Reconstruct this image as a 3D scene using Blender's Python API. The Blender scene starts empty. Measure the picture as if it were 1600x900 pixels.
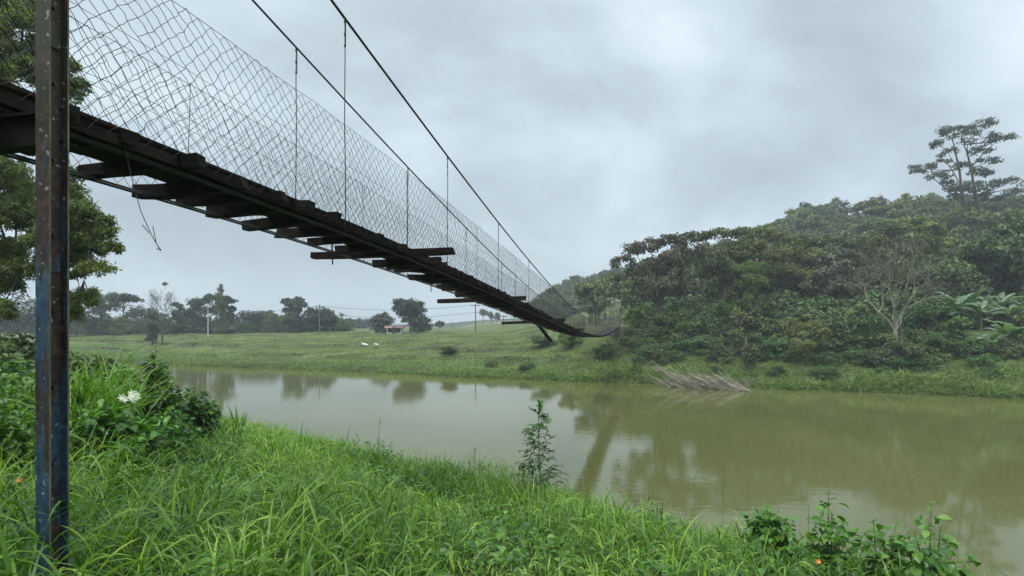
import bpy, math, numpy as np
from mathutils import Vector
R = math.radians
rng = np.random.default_rng(11)
scene = bpy.context.scene
col = scene.collection

# ------------------------------------------------------------------ camera
F = 900.0; HV = 508.0
cam = bpy.data.cameras.new('camera'); camo = bpy.data.objects.new('camera', cam); col.objects.link(camo)
camo.location = (0, 0, 0); camo.rotation_euler = (R(90), 0, 0)
cam.sensor_width = 36; cam.lens = 36*F/1600; cam.shift_y = (HV-450)/1600
cam.clip_start = 0.05; cam.clip_end = 5000
scene.camera = camo
scene.view_settings.view_transform = 'Standard'; scene.view_settings.look = 'None'
scene.view_settings.gamma = 1; scene.view_settings.use_curve_mapping = False
scene.view_settings.exposure = 0.42
scene.cycles.max_bounces = 8; scene.cycles.transparent_max_bounces = 16
scene.cycles.volume_bounces = 0
scene.cycles.use_denoising = True

def at(u, v, Y): return np.array([(u-800)/F*Y, Y, (HV-v)/F*Y])

# ------------------------------------------------------------------ node helpers
def nodes(tree):
    def n(kind, **kw):
        x = tree.nodes.new(kind)
        for k, v in kw.items():
            if k.startswith('i_'):
                x.inputs[k[2:].replace('_', ' ')].default_value = v
            elif k.startswith('n_'):
                x.inputs[int(k[2:])].default_value = v
            else: setattr(x, k, v)
        return x
    return n
def ramp(x, stops):
    e = x.color_ramp.elements
    while len(e) < len(stops): e.new(.5)
    for s, (p, c) in zip(e, stops):
        s.position = p; s.color = (*c, 1) if len(c) == 3 else c
    return x

# ------------------------------------------------------------------ world: overcast sky
SUN_EL, SUN_ROT = R(52), R(200)
w = bpy.data.worlds.new("World"); scene.world = w; w.use_nodes = True
t = w.node_tree; t.nodes.clear(); n = nodes(t); L = t.links.new
sky = n('ShaderNodeTexSky', sky_type='NISHITA', sun_disc=False, sun_elevation=SUN_EL, sun_rotation=SUN_ROT, dust_density=3.0)
skys = n('ShaderNodeVectorMath', operation='SCALE'); skys.inputs['Scale'].default_value = 0.8
L(sky.outputs[0], skys.inputs[0])
tc = n('ShaderNodeTexCoord'); sep = n('ShaderNodeSeparateXYZ'); L(tc.outputs['Generated'], sep.inputs[0])
ab = n('ShaderNodeMath', operation='ABSOLUTE'); L(sep.outputs['Z'], ab.inputs[0])
zz = n('ShaderNodeMath', operation='ADD', n_1=0.5); L(ab.outputs[0], zz.inputs[0])
dx = n('ShaderNodeMath', operation='DIVIDE'); L(sep.outputs['X'], dx.inputs[0]); L(zz.outputs[0], dx.inputs[1])
dy = n('ShaderNodeMath', operation='DIVIDE'); L(sep.outputs['Y'], dy.inputs[0]); L(zz.outputs[0], dy.inputs[1])
cb = n('ShaderNodeCombineXYZ', i_Z=5.2); dxo = n('ShaderNodeMath', operation='ADD', n_1=0.19); L(dx.outputs[0], dxo.inputs[0]); L(dxo.outputs[0], cb.inputs[0]); L(dy.outputs[0], cb.inputs[1])
nz = n('ShaderNodeTexNoise', i_Scale=1.9, i_Detail=6.0, i_Roughness=0.5, i_Distortion=0.25); L(cb.outputs[0], nz.inputs['Vector'])
cr = ramp(n('ShaderNodeValToRGB'), [(0.36, (2.35, 2.85, 3.2)), (0.47, (3.1, 3.7, 4.1)), (0.56, (4.0, 4.75, 5.2)), (0.70, (5.5, 6.3, 6.7))])
L(nz.outputs[0], cr.inputs[0])
mx = n('ShaderNodeMixRGB', i_Fac=0.9); L(skys.outputs[0], mx.inputs[1]); L(cr.outputs[0], mx.inputs[2])
el = n('ShaderNodeMapRange', interpolation_type='SMOOTHSTEP'); el.inputs['From Min'].default_value = 0.5; el.inputs['From Max'].default_value = 0.85
el.inputs['To Min'].default_value = 1.0; el.inputs['To Max'].default_value = 4.2
L(sep.outputs['Z'], el.inputs['Value'])
ml = n('ShaderNodeVectorMath', operation='SCALE'); L(mx.outputs[0], ml.inputs[0]); L(el.outputs[0], ml.inputs['Scale'])
bg = n('ShaderNodeBackground', i_Strength=0.13); L(ml.outputs[0], bg.inputs['Color'])
wo = n('ShaderNodeOutputWorld'); L(bg.outputs[0], wo.inputs['Surface'])

sd = bpy.data.lights.new('sun', 'SUN'); sd.energy = 1.5; sd.angle = R(14); sd.color = (1.0, .97, .92)
so = bpy.data.objects.new('sun', sd); col.objects.link(so)
so.rotation_euler = (R(38), 0, R(-20))      # light from behind and above the viewer

# ------------------------------------------------------------------ noise + terrain
def _h(ix, iy, s):
    v = np.sin(ix*127.1+iy*311.7+s*74.7)*43758.5453
    return v-np.floor(v)
def vnoise(x, y, s=0):
    x = np.asarray(x, float); y = np.asarray(y, float)
    ix = np.floor(x); iy = np.floor(y); fx = x-ix; fy = y-iy
    fx = fx*fx*(3-2*fx); fy = fy*fy*(3-2*fy)
    a = _h(ix, iy, s); b = _h(ix+1, iy, s); c = _h(ix, iy+1, s); d = _h(ix+1, iy+1, s)
    return (a*(1-fx)+b*fx)*(1-fy)+(c*(1-fx)+d*fx)*fy
def fbm(x, y, s=0, o=4):
    r = 0; a = .5
    for k in range(o): r = r+a*vnoise(x*2**k, y*2**k, s+k); a *= .5
    return r-.47
def sstep(a, b, x):
    k = np.clip((x-a)/(b-a), 0, 1); return k*k*(3-2*k)
WX = [-600, -200, -120, -70, -47.9, -33.4, -14.9, 0, 12.4, 22.6, 31.7, 39.3, 60, 110, 300, 700]
WY = [300, 165, 122, 94, 81.3, 75.2, 67.2, 60, 55.5, 50.9, 47.5, 44.2, 36, 16, -60, -220]
WATER = -5.6
def tfar(X, Y):
    sl = np.interp(X, [-600, -50, 40, 600], [.85, .87, .9, .9])
    return (Y-np.interp(X, WX, WY)-1.2*fbm(X/6, Y*0+3, 7))*sl
def tnear(X, Y): return .617*X+.787*Y
HX = [-60, 0, 15, 30, 80, 114, 160, 250, 500]
HZ = [0, .5, 3, 8, 31, 34, 31, 26, 20]
def gz(X, Y):
    X = np.asarray(X, float); Y = np.asarray(Y, float)
    d = tnear(X, Y)
    zn = -1.7-.201*np.clip(d, -14, 8.7)-.72*np.clip(d-8.7, 0, 60)+.16*fbm(X/1.7, Y/1.7, 1)
    tt = tfar(X, Y)
    zfield = np.interp(tt, [-20, -6, 0, 1.5, 5, 9, 10.5, 15, 25, 40, 60, 100, 300], [-14, -8, -5.7, -5.1, -4.7, -4.1, -3.65, -3.35, -2.75, -2.1, -1.75, -1.55, -1.5])
    warp = tt+5*fbm(X/22, tt/9, 12)
    zfield = zfield+np.where(tt > 3, 1.0*fbm(X/16, warp/3.2, 5)+.12*fbm(X/4, tt/2, 6), 0)*sstep(3, 12, tt)*(1-.6*sstep(70, 120, tt))
    fr = np.mod((tt+6*fbm(X/25, tt/14, 12)+2*fbm(X/7, tt/5, 13))/7.0, 1.0)
    zfield = zfield+.55*(sstep(.72, 1.0, fr)-fr+.4)*sstep(4, 10, tt)*(1-sstep(55, 90, tt))
    zb = np.interp(tt, [-20, -6, 0, 2, 6, 10, 14, 30, 60, 300], [-14, -8, -5.7, -4.6, -3.6, -2.2, -.75, -.2, .2, 1])
    zb = zb+.5*fbm(X/5, Y/5, 9)*sstep(0, 5, tt)
    wgt = sstep(2, 16, X+.12*(Y-60))
    hill = np.interp(X, HX, HZ)*sstep(10, 200, tt)*(1-.35*sstep(220, 420, Y))*(1+.25*fbm(X/35, Y/35, 21))
    zf = zfield*(1-wgt)+zb*wgt+hill*sstep(8, 30, X)
    return np.maximum(np.maximum(zn, zf), -8.5)
def gz1(x, y): return float(gz(np.array([x]), np.array([y]))[0])

# ------------------------------------------------------------------ mesh buffer
class MB:
    def __init__(s): s.v = []; s.f = []; s.t = []; s.m = []; s.n = 0
    def add(s, V, Fc, tint=.5, mi=0):
        V = np.asarray(V, float).reshape(-1, 3); Fc = np.asarray(Fc, int)
        s.v.append(V); s.f.append(Fc+s.n); s.n += len(V)
        s.t.append(np.broadcast_to(np.asarray(tint, float), (len(Fc),)).copy()); s.m.append(np.full(len(Fc), mi))
    def mesh(s, name, mats, smooth=False):
        me = bpy.data.meshes.new(name)
        V = np.concatenate(s.v); me.vertices.add(len(V)); me.vertices.foreach_set('co', V.ravel())
        sizes = np.concatenate([np.full(len(f), f.shape[1]) for f in s.f])
        idx = np.concatenate([f.ravel() for f in s.f])
        me.loops.add(len(idx)); me.loops.foreach_set('vertex_index', idx)
        me.polygons.add(len(sizes)); st = np.concatenate([[0], np.cumsum(sizes)[:-1]])
        me.polygons.foreach_set('loop_start', st)
        me.polygons.foreach_set('material_index', np.concatenate(s.m).astype(np.int32))
        me.polygons.foreach_set('use_smooth', np.full(len(sizes), smooth))
        a = me.attributes.new('tint', 'FLOAT', 'FACE'); a.data.foreach_set('value', np.concatenate(s.t).astype(np.float32))
        for m in (mats if isinstance(mats, (list, tuple)) else [mats]): me.materials.append(m)
        me.update(calc_edges=True); me.validate()
        return me
    def build(s, name, mats, parent=None, smooth=False):
        o = bpy.data.objects.new(name, s.mesh(name, mats, smooth)); col.objects.link(o)
        if parent: o.parent = parent
        return o
def tag(o, label=None, cat=None, group=None, kind=None):
    if label: o['label'] = label
    if cat: o['category'] = cat
    if group: o['group'] = group
    if kind: o['kind'] = kind
    return o
def empty(name, loc=(0, 0, 0)):
    o = bpy.data.objects.new(name, None); o.location = [float(q) for q in loc]; o.empty_display_size = .2; col.objects.link(o); return o
def norm(a): return a/np.maximum(np.linalg.norm(a, axis=-1, keepdims=True), 1e-9)
def tube(mb, P, rad, sides=6, tint=.5, mi=0, cap=True):
    P = np.asarray(P, float); k = len(P); rad = np.broadcast_to(np.asarray(rad, float), (k,))
    T = norm(np.gradient(P, axis=0)); ref = np.array([0, 0, 1.]) if abs(T[:, 2]).mean() < .8 else np.array([1., 0, 0])
    A = norm(np.cross(T, ref)); B = np.cross(T, A)
    an = np.arange(sides)*2*np.pi/sides
    V = P[:, None]+rad[:, None, None]*(np.cos(an)[None, :, None]*A[:, None]+np.sin(an)[None, :, None]*B[:, None])
    i = np.arange(k-1)[:, None]*sides; j = np.arange(sides)[None]
    q = np.stack([i+j, i+(j+1) % sides, i+sides+(j+1) % sides, i+sides+j], -1).reshape(-1, 4)
    mb.add(V.reshape(-1, 3), q, tint, mi)
    if cap:
        for base in (0, (k-1)*sides):
            mb.f.append((np.arange(sides)[None]+mb.n-k*sides+base)); mb.t.append(np.array([tint])); mb.m.append(np.array([mi]))
def segs(mb, A, B, r, sides=3, tint=.5, mi=0):
    """many straight wires at once"""
    A = np.asarray(A, float); B = np.asarray(B, float); T = norm(B-A)
    ref = np.where(np.abs(T[:, 2:3]) < .9, np.array([[0, 0, 1.]]), np.array([[1., 0, 0]]))
    U = norm(np.cross(T, ref)); W = np.cross(T, U); an = np.arange(sides)*2*np.pi/sides
    ring = (np.cos(an)[None, :, None]*U[:, None]+np.sin(an)[None, :, None]*W[:, None])*r
    V = np.concatenate([A[:, None]+ring, B[:, None]+ring], 1)
    b = np.arange(len(A))[:, None, None]*2*sides; j = np.arange(sides)
    q = np.stack([j, (j+1) % sides, sides+(j+1) % sides, sides+j], -1)[None]
    mb.add(V.reshape(-1, 3), (b+q).reshape(-1, 4), tint, mi)
BOXF = np.array([[0, 3, 2, 1], [4, 5, 6, 7], [0, 1, 5, 4], [1, 2, 6, 5], [2, 3, 7, 6], [3, 0, 4, 7]])
def box(mb, c, ax, ay, az, tint=.5, mi=0, jit=0):
    """box centred c with half-axes ax, ay, az"""
    c, ax, ay, az = (np.asarray(q, float) for q in (c, ax, ay, az))
    V = [c+sx*ax+sy*ay+sz*az for sz in (-1, 1) for sx, sy in ((-1, -1), (1, -1), (1, 1), (-1, 1))]
    V = np.array(V)+(rng.normal(0, jit, (8, 3)) if jit else 0)
    mb.add(V, BOXF, tint, mi)
def plank(mb, c, ax, ay, az, tint=.5, sg=6, j=.006):
    """rough sawn timber: a bar in several slightly uneven sections"""
    c, ax, ay, az = (np.asarray(q, float) for q in (c, ax, ay, az)); bow = rng.normal(0, .012)
    V = []
    for f in np.linspace(-1, 1, sg):
        k = c+ax*f+az/np.linalg.norm(az)*bow*(1-f*f)
        for sy, sz in ((-1, -1), (1, -1), (1, 1), (-1, 1)): V.append(k+ay*sy*(1+rng.normal(0, .07))+az*sz*(1+rng.normal(0, .06))+rng.normal(0, j*.4, 3)+(ax/np.linalg.norm(ax)*rng.normal(0, .02) if abs(f) == 1 else 0))
    i = np.arange(sg-1)[:, None]*4; jj = np.arange(4)
    mb.add(np.array(V), (i[:, :, None]+np.stack([jj, jj+4, (jj+1) % 4+4, (jj+1) % 4], -1)[None]).reshape(-1, 4), tint)
    for b_ in ([0, 1, 2, 3], [4*sg-1, 4*sg-2, 4*sg-3, 4*sg-4]): mb.f.append(np.array([b_])+mb.n-4*sg); mb.t.append(np.array([min(tint+.2, 1)])); mb.m.append(np.array([0]))
def leaves(mb, P, axis, nrm, Ln, Wd, tint, fold=.25, mi=0, seg=1):
    """pointed leaves; seg=1: a folded rhombus (2 quads), seg=2: curved (4 quads)"""
    P = np.asarray(P, float); N = len(P); axis = norm(axis); side = norm(np.cross(axis, nrm)); nn = np.cross(side, axis)
    Ln = np.broadcast_to(Ln, (N,))[:, None]; Wd = np.broadcast_to(Wd, (N,))[:, None]; tint = np.broadcast_to(tint, (N,))
    if seg == 1:
        V = np.stack([P, P+axis*Ln*.45+side*Wd*.5+nn*Wd*fold, P+axis*Ln-nn*Ln*.12, P+axis*Ln*.45-side*Wd*.5+nn*Wd*fold, P+axis*Ln*.48], 1)
        b = np.arange(N)[:, None, None]*5
        f = np.array([[0, 1, 4, 4], [0, 4, 3, 3]])
        f = np.array([[0, 1, 2, 4], [0, 4, 2, 3]])[None]
        mb.add(V.reshape(-1, 3), (b+f).reshape(-1, 4), np.repeat(tint, 2), mi)
    else:
        c = [P, P+axis*Ln*.33+nn*Ln*.05, P+axis*Ln*.68+nn*Ln*.0, P+axis*Ln-nn*Ln*.16]
        V = np.stack([c[0], c[1]+side*Wd*.45+nn*Wd*fold, c[2]+side*Wd*.42+nn*Wd*fold, c[3], c[2]-side*Wd*.42+nn*Wd*fold, c[1]-side*Wd*.45+nn*Wd*fold, c[1], c[2]], 1)
        b = np.arange(N)[:, None, None]*8
        q = np.array([[1, 2, 7, 6], [6, 7, 4, 5]])[None]; tr = np.array([[0, 1, 6], [0, 6, 5], [2, 3, 7], [7, 3, 4]])[None]
        base = mb.n
        mb.add(V.reshape(-1, 3), (b+q).reshape(-1, 4), np.repeat(tint, 2), mi)
        mb.f.append((b+tr).reshape(-1, 3)+base); mb.t.append(np.repeat(tint, 4)); mb.m.append(np.full(4*N, mi))
def rdir(k, g=None):
    return norm((g or rng).normal(size=(k, 3)))

# ------------------------------------------------------------------ materials
def new_mat(name):
    m = bpy.data.materials.new(name); m.use_nodes = True; m.node_tree.nodes.clear()
    return m, nodes(m.node_tree), m.node_tree.links.new
def leaf_mat(name, stops, rough=.45, trans=.3, hue=.04, spec=.4, val=.25):
    m, n, L = new_mat(name)
    a = n('ShaderNodeAttribute', attribute_name='tint'); oi = n('ShaderNodeObjectInfo')
    cr = ramp(n('ShaderNodeValToRGB'), stops); L(a.outputs['Fac'], cr.inputs[0])
    hs = n('ShaderNodeHueSaturation'); L(cr.outputs[0], hs.inputs['Color'])
    mr = n('ShaderNodeMapRange'); mr.inputs['To Min'].default_value = .5-hue; mr.inputs['To Max'].default_value = .5+hue; L(oi.outputs['Random'], mr.inputs['Value']); L(mr.outputs[0], hs.inputs['Hue'])
    mm = n('ShaderNodeMath', operation='MULTIPLY', n_1=7.31); L(oi.outputs['Random'], mm.inputs[0])
    fr = n('ShaderNodeMath', operation='FRACT'); L(mm.outputs[0], fr.inputs[0])
    mv = n('ShaderNodeMapRange'); mv.inputs['To Min'].default_value = 1-val; mv.inputs['To Max'].default_value = 1+val; L(fr.outputs[0], mv.inputs['Value']); L(mv.outputs[0], hs.inputs['Value'])
    b = n('ShaderNodeBsdfPrincipled'); b.inputs['Roughness'].default_value = rough; b.inputs['Specular IOR Level'].default_value = spec
    L(hs.outputs[0], b.inputs['Base Color'])
    tr = n('ShaderNodeBsdfTranslucent'); g = n('ShaderNodeMixRGB', blend_type='MULTIPLY', i_Fac=1.0); g.inputs[2].default_value = (1.1, 1.3, .5, 1); L(hs.outputs[0], g.inputs[1]); L(g.outputs[0], tr.inputs['Color'])
    ms = n('ShaderNodeMixShader', i_Fac=trans); L(b.outputs[0], ms.inputs[1]); L(tr.outputs[0], ms.inputs[2])
    o = n('ShaderNodeOutputMaterial'); L(ms.outputs[0], o.inputs[0]); return m
def rough_mat(name, stops, scale=4, rough=.85, bump=.3, metal=0, stretch=(1, 1, 1), spec=.3, tint=0.0, detail=6):
    m, n, L = new_mat(name)
    tc = n('ShaderNodeTexCoord'); mp = n('ShaderNodeMapping'); mp.inputs['Scale'].default_value = stretch; L(tc.outputs['Object'], mp.inputs[0])
    nz = n('ShaderNodeTexNoise', i_Scale=float(scale), i_Detail=float(detail), i_Roughness=.65); L(mp.outputs[0], nz.inputs['Vector'])
    cr = ramp(n('ShaderNodeValToRGB'), stops)
    if tint:
        a = n('ShaderNodeAttribute', attribute_name='tint'); m1 = n('ShaderNodeMath', operation='MULTIPLY_ADD', n_1=tint, n_2=-tint/2); L(a.outputs['Fac'], m1.inputs[0])
        ad = n('ShaderNodeMath', operation='ADD'); L(nz.outputs[0], ad.inputs[0]); L(m1.outputs[0], ad.inputs[1]); L(ad.outputs[0], cr.inputs[0])
    else: L(nz.outputs[0], cr.inputs[0])
    b = n('ShaderNodeBsdfPrincipled'); b.inputs['Roughness'].default_value = rough; b.inputs['Metallic'].default_value = metal; b.inputs['Specular IOR Level'].default_value = spec
    L(cr.outputs[0], b.inputs['Base Color'])
    if bump:
        bp = n('ShaderNodeBump', i_Strength=bump, i_Distance=.02); L(nz.outputs[0], bp.inputs['Height']); L(bp.outputs[0], b.inputs['Normal'])
    o = n('ShaderNodeOutputMaterial'); L(b.outputs[0], o.inputs[0]); return m
M = {}
M['wood'] = rough_mat('wet_dark_wood', [(.3, (.006, .005, .004)), (.55, (.015, .012, .010)), (.75, (.03, .023, .018))], 5, .8, .5, spec=.08, stretch=(1, 1, 4), tint=.25)
M['board'] = rough_mat('weathered_board', [(.3, (.007, .006, .005)), (.55, (.013, .011, .009)), (.8, (.04, .024, .016))], 3, .8, .4, tint=.3, spec=.08)
M['wire'] = rough_mat('rusty_wire', [(.3, (.010, .008, .007)), (.6, (.026, .020, .017)), (.8, (.06, .04, .03))], 3, .6, 0, .3)
M['pale_wire'] = rough_mat('pale_galvanised_wire', [(.3, (.07, .06, .05)), (.7, (.16, .145, .12))], 3, .6, 0)
M['cable'] = rough_mat('steel_cable', [(.3, (.012, .012, .012)), (.7, (.04, .036, .034))], 20, .55, .2, .3)
M['bark'] = rough_mat('bark', [(.3, (.035, .028, .02)), (.6, (.09, .075, .055)), (.8, (.16, .14, .11))], 3, .9, .6, stretch=(1, 1, .3))
M['pale_bark'] = rough_mat('pale_bark', [(.3, (.15, .14, .11)), (.6, (.32, .30, .25)), (.8, (.45, .42, .36))], 2, .85, .4)
M['grey_bark'] = rough_mat('grey_brown_bark', [(.3, (.08, .065, .045)), (.55, (.17, .15, .11)), (.75, (.30, .27, .22))], 1.2, .85, .4)
M['mid_bark'] = rough_mat('weathered_pale_bark', [(.3, (.11, .10, .075)), (.55, (.24, .22, .17)), (.75, (.38, .35, .29))], 1.5, .85, .4)
M['bamboo'] = rough_mat('dry_cane', [(.3, (.08, .065, .05)), (.5, (.22, .185, .14)), (.75, (.44, .39, .31))], 2, .8, .2, tint=.5)
M['stem'] = rough_mat('green_stem', [(.3, (.05, .07, .02)), (.7, (.11, .14, .05))], 8, .5, 0)
M['concrete'] = rough_mat('pole_concrete', [(.3, (.16, .16, .15)), (.7, (.30, .30, .28))], 3, .9, .1)
M['white_paint'] = rough_mat('white_plastic', [(.3, (.7, .7, .68)), (.7, (.8, .8, .78))], 3, .5, 0)
g3 = lambda a, b, c, d=None: [(.0, a), (.45, b), (1.0, c)]
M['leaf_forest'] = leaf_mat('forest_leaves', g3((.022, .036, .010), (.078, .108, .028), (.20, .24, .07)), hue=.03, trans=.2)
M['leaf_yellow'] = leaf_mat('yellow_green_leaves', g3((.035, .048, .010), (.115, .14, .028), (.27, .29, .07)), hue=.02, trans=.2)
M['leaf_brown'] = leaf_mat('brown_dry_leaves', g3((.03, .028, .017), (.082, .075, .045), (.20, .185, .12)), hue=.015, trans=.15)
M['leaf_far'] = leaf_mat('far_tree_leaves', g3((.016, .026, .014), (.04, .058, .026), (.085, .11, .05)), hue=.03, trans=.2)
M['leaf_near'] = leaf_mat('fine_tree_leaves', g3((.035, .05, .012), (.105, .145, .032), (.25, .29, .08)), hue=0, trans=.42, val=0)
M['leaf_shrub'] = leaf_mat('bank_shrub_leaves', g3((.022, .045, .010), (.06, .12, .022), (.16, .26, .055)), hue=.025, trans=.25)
M['leaf_bright'] = leaf_mat('bright_broad_leaves', g3((.020, .056, .007), (.075, .18, .016), (.24, .40, .05)), rough=.35, hue=.01, trans=.35, spec=.5, val=.1)
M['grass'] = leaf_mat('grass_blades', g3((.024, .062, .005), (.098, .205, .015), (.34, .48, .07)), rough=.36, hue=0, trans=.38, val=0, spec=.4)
M['bank_grass'] = leaf_mat('bank_grass_blades', [(0, (.05, .05, .022)), (.25, (.07, .085, .024)), (.5, (.115, .185, .035)), (1, (.29, .35, .09))], rough=.6, hue=0, trans=.35, val=0)
M['banana'] = leaf_mat('banana_leaves', g3((.04, .08, .03), (.095, .165, .065), (.26, .36, .19)), rough=.4, hue=.01, trans=.3, spec=.6)

def ground_mat():
    m, n, L = new_mat('ground')
    g = n('ShaderNodeNewGeometry'); sp = n('ShaderNodeSeparateXYZ'); L(g.outputs['Position'], sp.inputs[0])
    mp = n('ShaderNodeMapping'); mp.inputs['Scale'].default_value = (.12, .45, .45); mp.inputs['Rotation'].default_value = (0, 0, R(22)); L(g.outputs['Position'], mp.inputs[0])
    n1 = n('ShaderNodeTexNoise', i_Scale=1.0, i_Detail=6.0, i_Roughness=.6, i_Distortion=.6); L(mp.outputs[0], n1.inputs['Vector'])
    n2 = n('ShaderNodeTexNoise', i_Scale=3.0, i_Detail=6.0, i_Roughness=.7); L(g.outputs['Position'], n2.inputs['Vector'])
    c1 = ramp(n('ShaderNodeValToRGB'), [(.34, (.06, .062, .026)), (.45, (.072, .095, .028)), (.58, (.10, .135, .038)), (.72, (.155, .175, .06))]); L(n1.outputs[0], c1.inputs[0])
    c2 = ramp(n('ShaderNodeValToRGB'), [(.3, (.6, .6, .6)), (.7, (1.3, 1.3, 1.2))]); L(n2.outputs[0], c2.inputs[0])
    mul = n('ShaderNodeMixRGB', blend_type='MULTIPLY', i_Fac=.9); L(c1.outputs[0], mul.inputs[1]); L(c2.outputs[0], mul.inputs[2])
    soil = ramp(n('ShaderNodeValToRGB'), [(.3, (.02, .03, .012)), (.7, (.05, .065, .022))]); L(n2.outputs[0], soil.inputs[0])
    nr = n('ShaderNodeMapRange'); nr.inputs['From Min'].default_value = 30; nr.inputs['From Max'].default_value = 40; L(sp.outputs['Y'], nr.inputs['Value'])
    mx = n('ShaderNodeMixRGB'); L(nr.outputs[0], mx.inputs[0]); L(soil.outputs[0], mx.inputs[1]); L(mul.outputs[0], mx.inputs[2])
    # brown mud along the waterline
    mr = n('ShaderNodeMapRange'); mr.inputs['From Min'].default_value = -5.25; mr.inputs['From Max'].default_value = -4.95; L(sp.outputs['Z'], mr.inputs['Value'])
    m2 = n('ShaderNodeMixRGB'); m2.inputs[1].default_value = (.045, .05, .022, 1); L(mr.outputs[0], m2.inputs[0]); L(mx.outputs[0], m2.inputs[2])
    b = n('ShaderNodeBsdfPrincipled'); b.inputs['Roughness'].default_value = .9; b.inputs['Specular IOR Level'].default_value = .2; L(m2.outputs[0], b.inputs['Base Color'])
    bp = n('ShaderNodeBump', i_Strength=.7, i_Distance=.12); L(n2.outputs[0], bp.inputs['Height']); L(bp.outputs[0], b.inputs['Normal'])
    o = n('ShaderNodeOutputMaterial'); L(b.outputs[0], o.inputs[0]); return m
def water_mat():
    m, n, L = new_mat('muddy_water')
    g = n('ShaderNodeNewGeometry')
    mp = n('ShaderNodeMapping'); mp.inputs['Scale'].default_value = (.35, 1.0, 1.0); L(g.outputs['Position'], mp.inputs[0])
    n1 = n('ShaderNodeTexNoise', i_Scale=3.2, i_Detail=3.0, i_Roughness=.5, i_Distortion=.3); L(mp.outputs[0], n1.inputs['Vector'])
    n3 = n('ShaderNodeTexNoise', i_Scale=.09, i_Detail=3.0, i_Distortion=1.2); L(mp.outputs[0], n3.inputs['Vector'])
    ca = ramp(n('ShaderNodeValToRGB'), [(.35, (.15,)*3), (.7, (1.0,)*3)]); L(n3.outputs[0], ca.inputs[0])
    n2 = n('ShaderNodeTexNoise', i_Scale=.05, i_Detail=4.0, i_Distortion=.8); L(g.outputs['Position'], n2.inputs['Vector'])
    cc = ramp(n('ShaderNodeValToRGB'), [(.35, (.085, .089, .027)), (.65, (.108, .107, .036))]); L(n2.outputs[0], cc.inputs[0])
    b = n('ShaderNodeBsdfPrincipled'); b.inputs['Roughness'].default_value = .05; b.inputs['IOR'].default_value = 1.33; L(cc.outputs[0], b.inputs['Base Color'])
    bp = n('ShaderNodeBump', i_Distance=.02); L(n1.outputs[0], bp.inputs['Height']); L(bp.outputs[0], b.inputs['Normal'])
    sc = n('ShaderNodeMath', operation='MULTIPLY', n_1=.30); L(ca.outputs[0], sc.inputs[0]); L(sc.outputs[0], bp.inputs['Strength'])
    o = n('ShaderNodeOutputMaterial'); L(b.outputs[0], o.inputs[0]); return m

# ------------------------------------------------------------------ ground sheet, water, haze
xs = np.unique(np.round(np.concatenate([np.linspace(-1500, -160, 28), np.arange(-160, -60, 4), np.arange(-60, -22, 1.), np.arange(-22, 16, .4), np.arange(16, 70, .9), np.arange(70, 240, 4), np.linspace(240, 1500, 26)]), 3))
ys = np.unique(np.round(np.concatenate([np.linspace(-200, -12, 10), np.arange(-12, 0, 2), np.arange(0, 24, .4), np.arange(24, 42, 1.5), np.arange(42, 125, .8), np.arange(125, 260, 4), np.linspace(260, 2500, 40)]), 3))
GX, GY = np.meshgrid(xs, ys); GZ = gz(GX, GY)
nx, ny = len(xs), len(ys)
i = np.arange(ny-1)[:, None]*nx; j = np.arange(nx-1)[None]
mb = MB(); mb.add(np.stack([GX, GY, GZ], -1), np.stack([i+j, i+j+1, i+nx+j+1, i+nx+j], -1).reshape(-1, 4))
tag(mb.build('ground', ground_mat(), smooth=True), 'grassy river banks, pasture and hillside soil', kind='structure')
mb = MB(); mb.add([(-1400, -190, WATER), (1400, -190, WATER), (1400, 1000, WATER), (-1400, 1000, WATER)], [[0, 1, 2, 3]])
tag(mb.build('river_water', water_mat()), 'muddy olive river with faint ripples', kind='structure')

HAZE = 0.00078
mb = MB(); box(mb, (0, 1050, 45), (1600, 0, 0), (0, 1500, 0), (0, 0, 65))
m, n, L = new_mat('haze'); pv = n('ShaderNodeVolumePrincipled', i_Density=HAZE); pv.inputs['Color'].default_value = (.86, .92, .95, 1); pv.inputs['Anisotropy'].default_value = 0.0
o = n('ShaderNodeOutputMaterial'); L(pv.outputs[0], o.inputs['Volume'])
hz = tag(mb.build('haze', m), 'pale drizzle haze filling the valley', kind='stuff')

# ------------------------------------------------------------------ suspension footbridge
DP = [-6.050978156862524e-07, 0.00010352282810893139, -0.00473628723094051, 0.00914353883158852, 1.4092460447559914]
CP = [1.757422517512544e-08, -2.4726023003170573e-06, 0.00012848129725925544, -0.0006162128906608724, -0.19338684467792883, 5.182932233112579]
def deckz(y): y = np.asarray(y, float); return np.where(y < 1, np.polyval(DP, 1.), np.polyval(DP, np.maximum(y, 1)))
def cabz(y): return np.polyval(CP, y)
PR = np.array([.9725, -.233, 0]); BD = np.array([.233, .9725, 0]); UP = np.array([0, 0, 1.])
def bp_(y, off, z):
    y = np.asarray(y, float); z = np.asarray(z, float); off = np.asarray(off, float)
    y, off, z = np.broadcast_arrays(y, off, z)
    return np.stack([-4.29+.24*y, y, z], -1)+PR*off[..., None]
Y0, Y1, YT = -1.5, 70.5, 70.0
bridge = empty('suspension_footbridge', bp_(3.22, 0, gz1(-3.5, 3.2)))
tag(bridge, 'old sagging suspension footbridge of dark wet timber with torn wire mesh sides crossing the river', 'footbridge')
def bpart(mb, name, mat, smooth=False):
    o = mb.build(name, mat, None, smooth); o.parent = bridge; o.matrix_parent_inverse = __import__('mathutils').Matrix.Translation(-Vector(bridge.location)); return o
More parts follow.
